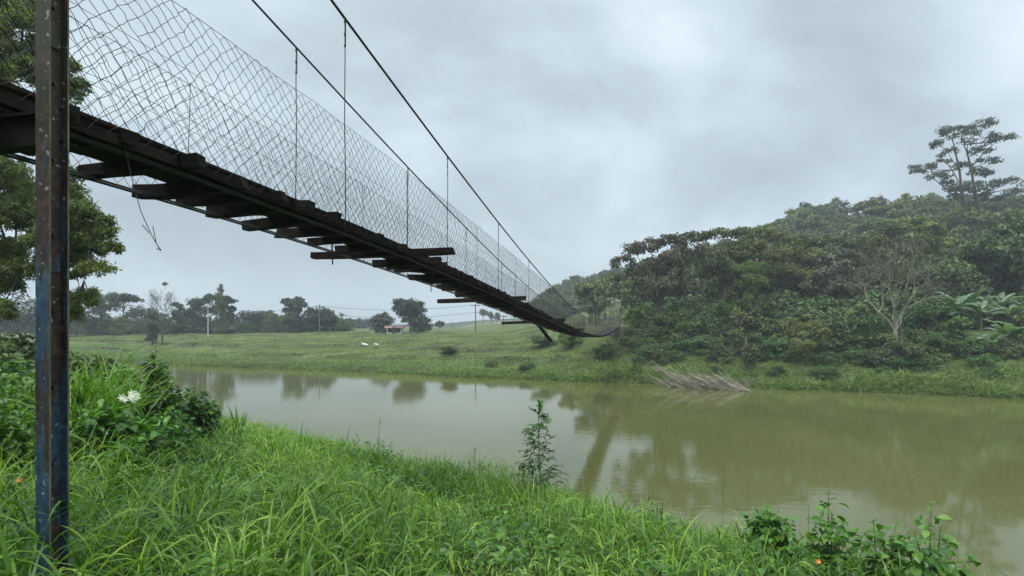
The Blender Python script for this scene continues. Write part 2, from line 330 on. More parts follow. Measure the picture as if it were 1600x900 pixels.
# steel tower posts (H section) on the near bank
def hpost(off, yc, z0, z1, name, label=None):
    c = bp_(yc, off, 0); c[2] = (z0+z1)/2; h = (z1-z0)/2
    mb = MB(); wf, hd = .048, .056
    for sgn in (-1, 1): box(mb, c+BD*sgn*(hd-.005), PR*wf, BD*.005, UP*h)
    box(mb, c, PR*.004, BD*(hd-.01), UP*h, mi=1)
    for sgn in (-1, 1): box(mb, c+BD*sgn*(hd-.005)+PR*(wf+.0012), PR*.0012, BD*.0042, UP*h, mi=2)  # thin paler strips along the flange edges
    # weld plates and bolts low on the web
    for zz_ in (-1.05, .35, 1.6): box(mb, np.array([c[0], c[1], zz_])+PR*.01, PR*.006, BD*.03, UP*.05)
    for zz_ in np.linspace(-1.2, 2.2, 9): tube(mb, [np.array([c[0], c[1], zz_]), np.array([c[0], c[1], zz_])+PR*.022], .009, 6)
    o = bpart(mb, name, [M['post'], M['post_web'], M['edge']])
    if label: o['label'] = label
    return o
def post_mat(bias, nm):
    m, n, L = new_mat(nm)
    g = n('ShaderNodeNewGeometry'); sp = n('ShaderNodeSeparateXYZ'); L(g.outputs['Position'], sp.inputs[0])
    mp = n('ShaderNodeMapping'); mp.inputs['Scale'].default_value = (7, 7, 1.3); L(g.outputs['Position'], mp.inputs[0])
    n1 = n('ShaderNodeTexNoise', i_Scale=1.6, i_Detail=9.0, i_Roughness=.7); L(mp.outputs[0], n1.inputs['Vector'])
    n2 = n('ShaderNodeTexNoise', i_Scale=22.0, i_Detail=5.0, i_Roughness=.6); L(g.outputs['Position'], n2.inputs['Vector'])
    n3 = n('ShaderNodeTexNoise', i_Scale=34.0, i_Detail=1.0, i_Roughness=.3); L(g.outputs['Position'], n3.inputs['Vector'])
    # more paint left low on the post, moss and rust higher up
    hz_ = n('ShaderNodeMapRange'); hz_.inputs['From Min'].default_value = -1.4; hz_.inputs['From Max'].default_value = 1.4; hz_.inputs['To Min'].default_value = .10+bias; hz_.inputs['To Max'].default_value = -.10+bias; L(sp.outputs['Z'], hz_.inputs['Value'])
    ad = n('ShaderNodeMath', operation='ADD'); L(n1.outputs[0], ad.inputs[0]); L(hz_.outputs[0], ad.inputs[1])
    pf = ramp(n('ShaderNodeValToRGB'), [(.47, (0, 0, 0)), (.53, (1, 1, 1))]); L(ad.outputs[0], pf.inputs[0])
    rust = ramp(n('ShaderNodeValToRGB'), [(.3, (.008, .006, .005)), (.5, (.026, .015, .011)), (.7, (.08, .04, .022))]); L(n2.outputs[0], rust.inputs[0])
    blue = ramp(n('ShaderNodeValToRGB'), [(.3, (.008, .02, .03)), (.55, (.02, .06, .10)), (.75, (.05, .12, .17))]); L(n2.outputs[0], blue.inputs[0])
    mx = n('ShaderNodeMixRGB'); L(pf.outputs[0], mx.inputs[0]); L(rust.outputs[0], mx.inputs[1]); L(blue.outputs[0], mx.inputs[2])
    mo = n('ShaderNodeMapRange'); mo.inputs['From Min'].default_value = .5; mo.inputs['From Max'].default_value = 1.6; L(sp.outputs['Z'], mo.inputs['Value'])
    mo2 = n('ShaderNodeMath', operation='MULTIPLY'); L(mo.outputs[0], mo2.inputs[0]); L(n1.outputs[0], mo2.inputs[1])
    m3 = n('ShaderNodeMixRGB'); m3.inputs[2].default_value = (.04, .043, .018, 1); L(mo2.outputs[0], m3.inputs[0]); L(mx.outputs[0], m3.inputs[1])
    lf = ramp(n('ShaderNodeValToRGB'), [(.70, (0, 0, 0)), (.73, (.7, .7, .7))]); L(n3.outputs[0], lf.inputs[0])
    m4 = n('ShaderNodeMixRGB'); m4.inputs[2].default_value = (.30, .32, .28, 1); L(lf.outputs[0], m4.inputs[0]); L(m3.outputs[0], m4.inputs[1])
    b = n('ShaderNodeBsdfPrincipled'); b.inputs['Roughness'].default_value = .55; L(m4.outputs[0], b.inputs['Base Color'])
    bp = n('ShaderNodeBump', i_Strength=.5, i_Distance=.004); L(n2.outputs[0], bp.inputs['Height']); L(bp.outputs[0], b.inputs['Normal'])
    o = n('ShaderNodeOutputMaterial'); L(b.outputs[0], o.inputs[0]); return m
M['post'] = post_mat(.03, 'blue_paint_over_rust'); M['post_web'] = post_mat(-.09, 'shaded_rust_with_paint_remains')  # web mix leans to dark rust, partly painting in the recess shade
M['edge'] = rough_mat('pale_steel_edge', [(.3, (.05, .04, .02)), (.6, (.16, .12, .07)), (.8, (.22, .2, .14))], 6, .6, 0)
hpost(.915, 3.44, -2.6, 5.1, 'tower_post', 'steel H section post, blue paint flaking to rust and moss')
hpost(-.95, 3.44, -2.6, 5.1, 'tower_post')
mb = MB(); box(mb, bp_(3.44, 0, 4.85), PR*.95, BD*.05, UP*.08); bpart(mb, 'tower_crossbeam', M['post'])
mb = MB()
for sz, hh in ((1, .008), (-1, .008)): box(mb, bp_(3.52, 0, float(deckz(3.4))-.26+sz*.09), PR*.93, BD*.05, UP*hh)
box(mb, bp_(3.52, 0, float(deckz(3.4))-.26), PR*.93, BD*.006, UP*.082); bpart(mb, 'deck_support_beam', M['board'])
# crossbeams
long_ = {9.15: (-1.23, 1.23), 15.8: (-1.63, .92), 23.4: (-1.8, .85), 29.0: (-.6, .95), 13.2: (-.62, .6)}
yb = []; y = Y0+.2
while y < YT-.3: yb.append(y); y += float(rng.uniform(.36, .72))
yb = [q for q in yb if all(abs(q-k) > .26 for k in long_)]+list(long_); yb.sort()
rest = MB()
for n_, q in enumerate(yb):
    a, b = long_.get(q, (-.47-rng.uniform(0, .22), .55+rng.uniform(0, .12)))
    wd = rng.uniform(.045, .075); hh = rng.uniform(.045, .06); z = float(deckz(q))+.018-hh+rng.uniform(-.012, .012)
    tl = BD+UP*float(deckz(q+.5)-deckz(q-.5)); tl /= np.linalg.norm(tl)
    mb = MB() if n_ < 99 else rest; sk = rng.normal(0, .035)
    ax = norm(PR+BD*sk+UP*rng.normal(0, .02)); plank(mb, bp_(q, (a+b)/2, z), ax*(b-a)/2, norm(tl-ax*(tl@ax))*wd, UP*hh, rng.uniform())
    if n_ < 99: bpart(mb, 'crossbeam', M['wood'])
bpart(rest, 'far_crossbeams', M['wood'])['kind'] = 'stuff'
# floorboards (five runs of long planks)
runs = [-.22, -.04, .14, .32, .41]
for k, off in enumerate(runs):
    y = Y0
    while y < YT+.4:
        ln = float(rng.uniform(5.2, 7.0)); y2 = min(y+ln, YT+.45)
        if y2-y < .5: break
        yy = np.linspace(y, y2-.02, 9); zt = deckz(yy)+.012+rng.uniform(0, .012)
        ww = .085+rng.uniform(0, .01); o1 = off-ww+rng.normal(0, .006); o2 = off+ww+rng.normal(0, .006)
        V = np.stack([bp_(yy, o1, zt), bp_(yy, o2, zt), bp_(yy, o2, zt+.028), bp_(yy, o1, zt+.028)], 1)
        ii = np.arange(8)[:, None]*4; jj = np.arange(4)
        mb = MB(); mb.add(V.reshape(-1, 3), (ii[:, :, None]+np.stack([jj, jj+4, (jj+1) % 4+4, (jj+1) % 4], -1)[None]).reshape(-1, 4), rng.uniform())
        mb.add(V[0], [[0, 1, 2, 3]]); mb.add(V[-1], [[3, 2, 1, 0]])
        bpart(mb, 'floor_plank', M['board'])
        y = y2
# long edge boards on each side
for off in (.485,):
    y = Y0
    while y < YT-.5:
        y2 = min(y+rng.uniform(4.5, 6.5), YT)
        yy = np.linspace(y, y2-.03, 9); zt = deckz(yy)-.085+rng.normal(0, .008)+.006*np.sin(yy*3)
        V = np.stack([bp_(yy, off-.018, zt), bp_(yy, off+.018, zt), bp_(yy, off+.018, zt+.078), bp_(yy, off-.018, zt+.078)], 1)
        ii = np.arange(8)[:, None]*4; jj = np.arange(4)
        mb = MB(); mb.add(V.reshape(-1, 3), (ii[:, :, None]+np.stack([jj, jj+4, (jj+1) % 4+4, (jj+1) % 4], -1)[None]).reshape(-1, 4), rng.uniform())
        mb.add(V[0], [[0, 1, 2, 3]]); mb.add(V[-1], [[3, 2, 1, 0]])
        bpart(mb, 'edge_board', M['board']); y = y2
# cables
yc = np.linspace(Y0, YT, 120)
for off, r in ((-.46, .012), (.46, .012), (-.40, .009), (.40, .009)):
    mb = MB(); tube(mb, bp_(yc, off, deckz(yc)-.112-.01*np.abs(off*10 % 1)), r, 6); bpart(mb, 'deck_cable', M['cable'], True)
y1c = np.linspace(3.44, YT, 140)
for off, r, dz in ((.5, .0165, 0), (-.5, .0135, .06)):
    mb = MB(); P = bp_(y1c, off, cabz(y1c)+dz); back = bp_(np.linspace(-12, 3.3, 8), off*1.2, np.linspace(-1.0, cabz(3.44)+dz, 8))
    tube(mb, np.concatenate([back, P]), r, 8); bpart(mb, 'main_cable', M['cable'], True)
def toprail(y):
    return np.minimum(deckz(y)+1.2, np.maximum(cabz(y)-.01, deckz(y)+.55))
# hangers
for side, y0h in ((.5, 7.24), (-.5, 4.1)):
    for y in np.arange(y0h, 66, 3.6):
        zt = float(cabz(y))+(0 if side > 0 else .06); zb = float(deckz(y))-.12
        if zt-zb < .3: continue
        mb = MB(); k = 7; zl = np.linspace(zt, zb, k); wob = rng.normal(0, .008, k); wob[0] = 0
        tube(mb, bp_(y+wob, side, zl), .0065, 5)
        tube(mb, bp_(y+.018, side, np.array([zt-.32, zt-.05])), .0045, 4)
        for zq in (zt-.04, zt-.2, zt-.34): tube(mb, [bp_(y, side, zq-.012), bp_(y, side, zq+.012)], .014, 6)
        bpart(mb, 'hanger', M['cable'])
    for y in np.arange(y0h+1.8, 66, 3.6):
        mb = MB(); zt = float(toprail(y)); zb = float(deckz(y))-.1
        tube(mb, bp_(y+rng.normal(0, .02, 5), side+.005, np.linspace(zt, zb, 5)), .0038, 4)
        bpart(mb, 'mesh_tie_wire', M['wire'])
# wire mesh sides
for side in (.505, -.505):
    ds, dz = .07, .073; nc = int((YT-Y0)/ds); nr = 18
    I, J = np.meshgrid(np.arange(nc+1), np.arange(nr+1), indexing='ij')
    yy = Y0+I*ds; s0 = 3 if side > 0 else 40
    top = toprail(yy)+.05*fbm(yy/1.1, yy*0, s0); bot = deckz(yy)-.06
    h = top-bot; fr = J/nr
    zz_ = bot+h*fr+(.030*fbm(yy*2.3, zz_ if False else J*.35, s0+3))+rng.normal(0, .006, I.shape)*(J > 0)
    yq = yy+.05*fbm(yy/.8, J*.2, s0+5)+rng.normal(0, .006, I.shape)
    off = side+np.sign(side)*(.05*np.sin(fr*np.pi)+.09*fbm(yy/1.6, fr*2, s0+8)*np.sin(fr*np.pi))+rng.normal(0, .004, I.shape)
    P = bp_(yq, off, zz_)
    A, B = [], []
    a = P[:-1, :-1]; b = P[1:, 1:]; c = P[1:, :-1]; d = P[:-1, 1:]
    ev = ((I[:-1, :-1]+J[:-1, :-1]) % 2 == 0)
    keep = rng.uniform(size=ev.shape) > .006
    A = np.concatenate([a[ev & keep], d[~ev & keep]]); B = np.concatenate([b[ev & keep], c[~ev & keep]])
    # a mid kink in every link so that the wires bow like woven mesh
    mid = (A+B)/2+rng.normal(0, .005, A.shape)
    far_ = (A[:, 1] > 33); hide = far_ & (rng.uniform(size=len(A)) < .7); nearm = ~far_
    mb = MB(); segs(mb, np.concatenate([A[nearm], mid[nearm]]), np.concatenate([mid[nearm], B[nearm]]), .0027, 3, .5)
    mb2 = MB(); kf = far_ & ~hide; segs(mb2, A[kf], B[kf], .0026, 3, .5)
    yv = np.arange(33, YT, .22)+rng.normal(0, .03, len(np.arange(33, YT, .22))); segs(mb2, bp_(yv, side, deckz(yv)-.05), bp_(yv+rng.normal(0, .02, len(yv)), side, toprail(yv)), .0032, 3, .5)
    o = bpart(mb2, 'wire_mesh', M['pale_wire']); o['label'] = 'paler wire mesh near the far end'
    for fr_, rr in ((1.0, .003), (.62, .0022), (.3, .0022)):
        ye = np.arange(Y0, YT, .45)
        zt = deckz(ye)-.06+(toprail(ye)-deckz(ye)+.06)*fr_+rng.normal(0, .008, len(ye))
        tube(mb, bp_(ye, side*1.01, zt), rr, 4, cap=False)
    bpart(mb, 'wire_mesh', M['wire'])
# dangling loose wire
pts = [(190, 200), (203, 268), (220, 330), (236, 366), (251, 392)]
P = np.array([at(u_, v_, 4.12+.0005*k) for k, (u_, v_) in enumerate(pts)])
tt_ = np.linspace(0, 4, 15); P = np.stack([np.interp(tt_, range(5), P[:, k]) for k in range(3)], 1)
mb = MB(); tube(mb, P, .0032, 4); tube(mb, [at(222, 351, 4.12), at(233, 364, 4.13)], .003, 4); tube(mb, [at(244, 389, 4.12), at(252, 390, 4.12)], .003, 4)
tube(mb, [at(236, 366, 4.115)+[.012, 0, .06], at(244, 380, 4.125), at(250, 391, 4.12)+[.006, 0, 0]], .003, 4)
bpart(mb, 'loose_wire', M['wire'])
# short rods and nails hanging under the deck
for y, off, ln in ((7.6, .1, .35), (6.6, .3, .12), (5.2, .25, .1), (10.4, .4, .3), (12.4, .42, .22), (9.4, .2, .12), (14.2, .3, .2), (16.4, .2, .2), (12.0, -.3, .2)):
    mb = MB(); z = float(deckz(y))-.1; tube(mb, [bp_(y, off, z), bp_(y+.02, off, z-ln)], .010, 5, .9); bpart(mb, 'hanging_rod', M['board'])
# broken plank slanting down
mb = MB(); a = at(839, 505, 25.5); b = at(861, 533, 26.0); ax = (b-a)/2; ux = norm(np.cross(ax, [0, 1., 0])); box(mb, (a+b)/2, ax*1.05, ux*.075, norm(np.cross(ax, ux))*.025, .4); o = bpart(mb, 'broken_plank', M['board']); o['label'] = 'broken plank slanting down under the deck'
# far tower
for off in (-.62, .62):
    mb = MB(); tube(mb, [bp_(YT, off, -1.6), bp_(YT, off, 2.1 if off > 0 else 1.9)], [.12, .10], 8, .3); bpart(mb, 'tower_post', M['grey_bark'])
mb = MB(); tube(mb, [bp_(YT+.1, -.75, 1.75), bp_(YT+.1, .75, 1.78)], .06, 8, .3); bpart(mb, 'tower_crossbeam', M['grey_bark'])
mb = MB(); plank(mb, bp_(YT+1.6, 0, float(deckz(YT))-.75), PR*.95, BD*1.3, UP*.72, .5, 4, .03); bpart(mb, 'abutment', M['concrete'])
for sg_ in (-1, 1):
    mb = MB(); tube(mb, bp_(np.linspace(YT, YT+5, 6), .5*sg_, np.linspace(2.1, -.6, 6)), .014, 6); bpart(mb, 'anchor_cable', M['cable'])

# ------------------------------------------------------------------ vegetation builders
def crown(mb, C, Rr, nl, L0, W0, g, sub=9, up=.55, droop=.25, mi=0, fill=.62):
    """leaves gathered in small tufts over the surface of many clumps"""
    C = np.asarray(C, float); Rr = np.broadcast_to(np.asarray(Rr, float), C.shape)
    wgt = (Rr.prod(1))**(2/3); wgt = wgt/wgt.sum(); P, O, T = [], [], []
    for c, r, wq in zip(C, Rr, wgt):
        k = max(int(nl*wq), 24); d = rdir(sub, g); d[:, 2] = np.where(d[:, 2] < -.35, -d[:, 2], d[:, 2])
        sc = c+d*r*g.uniform(.5, .95, (sub, 1)); sr = r*g.uniform(fill*.55, fill, (sub, 1)); st = g.normal(0, .13, sub)
        w_ = g.integers(0, sub, k); q = rdir(k, g); q[:, 2] *= .8
        p = sc[w_]+q*sr[w_]*g.uniform(.3, 1.05, (k, 1)); P.append(p); O.append(norm(q+(p-c)/np.max(r)*.6))
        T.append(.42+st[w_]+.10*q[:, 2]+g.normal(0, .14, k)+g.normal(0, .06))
    P = np.concatenate(P); O = np.concatenate(O); T = np.clip(np.concatenate(T), 0, 1)
    N = norm(O*.6+np.array([0, 0, up])+g.normal(0, .45, P.shape))
    A = np.cross(N, g.normal(size=P.shape)); A = norm(A)+np.array([0, 0, -droop])
    s = g.uniform(.65, 1.3, len(P)); leaves(mb, P, A, N, L0*s, W0*s, T, mi=mi)
def trunk_limbs(mb, base, fork, C, r0, g, mi=0, lim=14, sides=7, wob=.12):
    base, fork = np.asarray(base, float), np.asarray(fork, float); h = np.linalg.norm(fork-base)
    k = 6; t_ = np.linspace(0, 1, k)[:, None]; P = base+(fork-base)*t_+g.normal(0, wob*.25*h/k, (k, 3))*np.array([1, 1, 0])*np.sin(t_*np.pi)
    rr = r0*np.linspace(1.15, .68, k); rr[0] = r0*1.5; tube(mb, P, rr, sides, .5, mi)
    C = np.asarray(C)
    for c in C[:lim]:
        a = base+(fork-base)*g.uniform(.75, 1.0); d = c-a; m_ = a+d*.5+np.array([0, 0, .12*np.linalg.norm(d)])+g.normal(0, .06*np.linalg.norm(d), 3)
        tt = np.linspace(0, 1, 6)[:, None]; Q = a*(1-tt)**2+2*m_*tt*(1-tt)+c*tt**2
        tube(mb, Q, r0*np.linspace(.5, .1, 6), 5, .5, mi, cap=False)
def envelope(g, h, wd, bf, n, shape='round'):
    C, Rr = [], []
    z0 = h*bf; hh = h-z0
    for _ in range(n):
        d = rdir(1, g)[0]; q = g.uniform(.35, .8)
        if shape == 'flat': c = np.array([d[0]*wd*q, d[1]*wd*q, z0+hh*(.72+.12*d[2]-.25*(q**2))]); r = wd*g.uniform(.28, .42); Rr.append([r, r, r*.45])
        elif shape == 'cone':
            f = g.uniform(0, 1); c = np.array([d[0]*wd*(1-f)*.7, d[1]*wd*(1-f)*.7, z0+hh*f*.95]); r = wd*(1-f*.8)*.5+.1; Rr.append([r, r, r*1.2])
        else: c = np.array([d[0]*wd*q, d[1]*wd*q, z0+hh*.5+d[2]*hh*.5*q]); r = wd*g.uniform(.3, .46); Rr.append([r, r, r*.8])
        C.append(c)
    if bf < .2 and shape == 'round':
        for q in range(6):
            a = q*1.05+g.uniform(0, .6); C.append([np.cos(a)*wd*.6, np.sin(a)*wd*.6, h*.16+g.uniform(-.03, .05)*h]); Rr.append([wd*.36, wd*.36, h*.16])
    return np.array(C), np.array(Rr)
def tree(name, label, cat, base, h, wd, leaf, g=None, bf=.25, n=12, nl=3000, L0=.4, W0=.26, shape='round', bark='bark', group=None, r0=None, clumps=None, lean=0, up=.55, droop=.25, sub=9, fill=.62, lim=14):
    g = g or rng
    C, Rr = clumps if clumps is not None else envelope(g, h, wd, bf, n, shape)
    root = empty(name, base); tag(root, label, cat, group)
    mb = MB(); trunk_limbs(mb, (0, 0, -.6), (lean, 0, h*(bf+.18)), C, r0 or h*.022, g, lim=lim); mb.build('trunk', M[bark], root, True)
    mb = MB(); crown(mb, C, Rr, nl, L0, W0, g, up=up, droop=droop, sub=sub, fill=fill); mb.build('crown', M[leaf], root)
    return root
def proto_mesh(nm, h, wd, leaf, seed, bf, n, nl, L0, W0, shape='round', bark='bark', **k):
    g = np.random.default_rng(seed); C, Rr = envelope(g, h, wd, bf, n, shape)
    mb = MB(); crown(mb, C, Rr, nl, L0, W0, g, mi=0, **k); trunk_limbs(mb, (0, 0, -1), (0, 0, h*(bf+.2)), C, h*.02, g, mi=1, lim=9, sides=5)
    return mb.mesh(nm, [M[leaf], M[bark]])
def put(name, me, loc, s, rot, label, cat, group=None, sz=None):
    o = bpy.data.objects.new(name, me); o.location = [float(q) for q in loc]; o.scale = (s, s, sz or s); o.rotation_euler = (0, 0, rot); col.objects.link(o)
    return tag(o, label, cat, group)

def ground_hit(u_, v_, Y=40.):
    while gz1((u_-800)/F*Y, Y) < (HV-v_)/F*Y and Y < 140: Y += .25
    return np.array([(u_-800)/F*Y, Y, gz1((u_-800)/F*Y, Y)])

# ------------------------------------------------------------------ wooded hillside
hp = [proto_mesh('hill_tree_shape', 9, 4.6, 'leaf_forest', 100+k, .2, 13, 3600, .55, .42, 'round' if k % 3 else 'flat', up=.3) for k in range(5)]
hy = [proto_mesh('hill_tree_shape', 9, 4.4, 'leaf_yellow', 130+k, .2, 13, 3000, .55, .40, 'round') for k in range(2)]
hb = proto_mesh('hill_tree_shape', 9, 4.4, 'leaf_brown', 140, .2, 13, 2800, .5, .36, 'round')
g = np.random.default_rng(5); cand = []
for Yc in np.arange(66, 260, 6.2):
    for Xc in np.arange(14, 250, 6.2):
        x = Xc+g.uniform(-2.6, 2.6); y = Yc+g.uniform(-2.6, 2.6)
        if x/y > 1.02 or x/y < .13: continue
        tt = float(tfar(np.array([x]), np.array([y]))[0])
        if tt < 26 or (x < 30 and tt < 40): continue
        cand.append((x, y, tt))
cand = [c for c in cand if (c[1] < 240)]
g.shuffle(cand)
# keep those whose top rises above the ones in front
cand.sort(key=lambda c: c[1]); hor = {}; keep = []
for x, y, tt in cand:
    z = gz1(x, y); s = g.uniform(.6, 1.35); topv = (z+9*s)/y; k0 = int((x/y)*60)
    vis = topv-max(hor.get(k0, -1), -1)
    if vis > -.006:
        keep.append((x, y, z, s))
    for k in (k0-1, k0, k0+1): hor[k] = max(hor.get(k, -1), topv-.022)
print('hill trees', len(keep))
for x, y, z, s in keep[:280]:
    r = g.uniform()
    me, lab, gr = (hy[g.integers(2)], 'yellow green tree among the darker ones massed on the wooded hillside', 'yellow green hillside trees') if r < .16 else ((hb, 'dull brown crowned tree massed among green ones on the wooded hillside', 'brown hillside trees') if r < .24 else (hp[g.integers(5)], 'dark green broadleaf tree massed with others on the wooded hillside', 'dark green hillside trees'))
    put('hillside_tree', me, (x, y, z), s, g.uniform(0, 6.3), lab, 'tree', gr, sz=s*g.uniform(.85, 1.15))
# wooded ridge behind the far bridge end
g = np.random.default_rng(6)
for row in range(4):
    for k in range(24):
        u_ = 832+k*7.4+g.uniform(-4, 4); Yd = 262-row*16+g.uniform(-5, 5); topv = np.interp(u_, [832, 870, 900, 950, 1010], [468, 441, 434, 422, 410])+g.uniform(-4, 8)+row*15
        if topv > 492: continue
        x = (u_-800)/F*Yd; s = g.uniform(.85, 1.3); zt = (HV-topv)/F*Yd
        put('ridge_tree', (hp+hy)[g.integers(7)], (x, Yd, zt-8.6*s), s, g.uniform(0, 6.3), 'hazy grey green tree on the low ridge behind the far bridge end', 'tree', 'ridge trees behind the far bridge end')

# ------------------------------------------------------------------ individual trees of the right bank
def clumps_px(rows, Y, base, g, dy=1.0, zr=1.0):
    C, Rr = [], []
    for u_, v_, ru, rv in rows:
        yy = Y+g.uniform(-dy, dy); c = at(u_, v_, yy)-np.asarray(base); C.append(c); Rr.append([ru/F*Y, ru/F*Y*.9, rv/F*Y*zr])
    return np.array(C), np.array(Rr)
def px_tree(name, label, u_, Y, rows, leaf, nl, L0, W0, bark='bark', seed=1, dy=1.5, vfork=None, r0=.22, **k):
    g = np.random.default_rng(seed); x = (u_-800)/F*Y; z = gz1(x, Y); base = np.array([x, Y, z])
    C, Rr = clumps_px(rows, Y, base, g, dy); h = C[:, 2].max()+1
    root = empty(name, base); tag(root, label, 'tree'); fork = (0, 0, (HV-vfork)/F*Y-z) if vfork else (0, 0, h*.45)
    mb = MB(); trunk_limbs(mb, (0, 0, -.6), fork, C, r0, g, lim=40); mb.build('trunk', M[bark], root, True)
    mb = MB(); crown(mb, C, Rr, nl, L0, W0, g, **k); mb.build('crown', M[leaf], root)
    return root
px_tree('broadleaf_tree', 'tree with large brown grey drying leaves nearest the far bridge end', 1030, 68, [(975, 410, 16, 13), (990, 392, 20, 14), (1015, 385, 20, 14), (1045, 378, 24, 14), (1075, 372, 20, 12), (985, 430, 22, 18), (1015, 420, 26, 20), (1050, 412, 28, 20), (1085, 405, 22, 22), (1000, 452, 20, 16), (1035, 452, 28, 18), (1075, 445, 26, 20), (962, 408, 8, 6), (1060, 395, 25, 18)], 'leaf_brown', 9000, .42, .2, seed=3, droop=.9, up=.2, vfork=470)
px_tree('broadleaf_tree', 'dense dark green tree right of the brown leaved one', 1130, 72, [(1105, 375, 20, 13), (1130, 368, 24, 12), (1160, 368, 20, 12), (1110, 400, 26, 20), (1145, 398, 28, 20), (1170, 392, 18, 16), (1120, 430, 28, 22), (1160, 430, 28, 22), (1135, 455, 30, 20), (1185, 385, 14, 10)], 'leaf_forest', 8000, .36, .22, seed=4, vfork=470)
px_tree('broadleaf_tree', 'olive yellow broad tree in the middle of the wooded bank', 1215, 74, [(1195, 365, 18, 10), (1215, 372, 24, 13), (1245, 380, 22, 13), (1190, 392, 24, 16), (1225, 402, 30, 18), (1262, 402, 22, 16), (1205, 430, 30, 20), (1245, 432, 28, 20), (1170, 380, 14, 10)], 'leaf_yellow', 7500, .34, .2, seed=5, vfork=465)
px_tree('vine_draped_tree', 'light green tree curtained with hanging vines above the brush pile', 1178, 64, [(1178, 418, 20, 14), (1165, 440, 16, 16), (1190, 445, 18, 16), (1172, 468, 14, 18), (1195, 475, 12, 18), (1180, 500, 14, 18), (1160, 425, 14, 10)], 'leaf_shrub', 5200, .26, .14, seed=6, droop=1.2, up=.1, vfork=470)
px_tree('broadleaf_tree', 'brownish green spreading tree left of the bare pale tree', 1320, 70, [(1290, 430, 24, 15), (1320, 420, 26, 14), (1350, 432, 22, 16), (1300, 455, 28, 18), (1335, 458, 28, 18), (1275, 445, 18, 14), (1315, 485, 28, 18)], 'leaf_brown', 5500, .34, .2, seed=7, vfork=480)
px_tree('broadleaf_tree', 'mid green rounded tree behind the bare pale tree', 1300, 84, [(1275, 385, 24, 12), (1300, 378, 26, 12), (1335, 385, 24, 14), (1365, 378, 24, 14), (1290, 408, 28, 16), (1330, 410, 30, 16), (1390, 365, 24, 14)], 'leaf_forest', 6500, .42, .26, seed=8, vfork=440)
px_tree('broadleaf_tree', 'bright olive tree rising behind the bare pale tree crown', 1450, 84, [(1415, 352, 28, 12), (1450, 362, 26, 14), (1430, 378, 28, 14), (1475, 385, 26, 16), (1455, 405, 28, 18), (1490, 412, 24, 18)], 'leaf_yellow', 6500, .4, .24, seed=9, vfork=440)
px_tree('broadleaf_tree', 'feathery green tree right of the bare pale tree', 1480, 66, [(1460, 425, 24, 14), (1490, 432, 26, 14), (1475, 452, 28, 18), (1450, 460, 20, 16), (1510, 450, 20, 14)], 'leaf_forest', 5200, .28, .14, seed=10, vfork=480, droop=.8)
px_tree('broadleaf_tree', 'dark brownish tree above the banana plants', 1560, 74, [(1530, 405, 26, 16), (1565, 395, 28, 16), (1600, 400, 28, 18), (1540, 432, 28, 20), (1585, 432, 30, 22), (1625, 420, 30, 20), (1560, 455, 30, 18)], 'leaf_brown', 6500, .36, .24, seed=11, vfork=470)
px_tree('broadleaf_tree', 'domed dark tree on the crest of the hill', 1362, 150, [(1345, 326, 12, 5), (1362, 321, 14, 6), (1382, 328, 12, 5), (1362, 332, 18, 8)], 'leaf_forest', 2600, .6, .4, seed=12, vfork=345)
px_tree('broadleaf_tree', 'broad flat dark tree on the skyline left of the tall tree', 1463, 150, [(1445, 322, 12, 5), (1465, 318, 16, 5), (1488, 324, 14, 6), (1465, 330, 20, 7)], 'leaf_forest', 2600, .6, .4, seed=13, vfork=345)

# very tall open-crowned trees: two stems, each a tree
def stem_tree(label, u0, v0, pts, rows, Y, seed, nl, branch=()):
    g = np.random.default_rng(seed); x = (u0-800)/F*Y; base = np.array([x, Y, gz1(x, Y)]); root = empty('tall_tree', base); tag(root, label, 'tree')
    mb = MB(); P = [np.array([0, 0, -1.])]+[at(a, b, Y)-base for a, b in pts]; P = np.array(P); k = len(P)
    tube(mb, P, np.linspace(.42, .09, k), 8)
    for a, b, c, d in branch:
        A = at(a, b, Y)-base; B = at(c, d, Y+1)-base; m_ = (A+B)/2+[0, 0, .3]; tube(mb, [A, m_, B], [.15, .11, .05], 5)
    C, Rr = clumps_px(rows, Y, base, g, 2.6); Rr = Rr*[1.4, 1.4, 1.45]
    for c in C:      # side twigs out to each flat pad of leaves
        dd = np.abs(P[:, 2]-(c[2]-1.6)); a = P[dd.argmin()]
        tt = np.linspace(0, 1, 5)[:, None]; m_ = a*.35+c*.65-[0, 0, .5]; Q = a*(1-tt)**2+2*m_*tt*(1-tt)+c*tt**2; tube(mb, Q, np.linspace(.12, .04, 5), 4, cap=False)
    mb.build('trunk', M['bark'], root, True)
    mb = MB(); crown(mb, C, Rr, int(nl*1.5), .46, .26, g, sub=10, up=.4, fill=.5); mb.build('crown', M['leaf_brown' if 0 else 'leaf_far'], root)
stem_tree('tall slender tree with layered open crown rising above the hill, left stem', 1515, 375, [(1513, 372), (1508, 340), (1503, 300), (1499, 265), (1492, 235), (1488, 215)],
  [(1497, 205, 19, 8), (1478, 209, 12, 6), (1466, 227, 11, 6), (1482, 240, 10, 6), (1474, 252, 8, 4), (1444, 263, 16, 6), (1433, 268, 8, 4), (1466, 278, 13, 7), (1480, 288, 10, 6), (1505, 262, 11, 7), (1497, 296, 17, 8), (1490, 308, 12, 5), (1515, 320, 12, 5)], 120, 21, 3300, [(1503, 318, 1447, 270), (1501, 290, 1478, 252)])
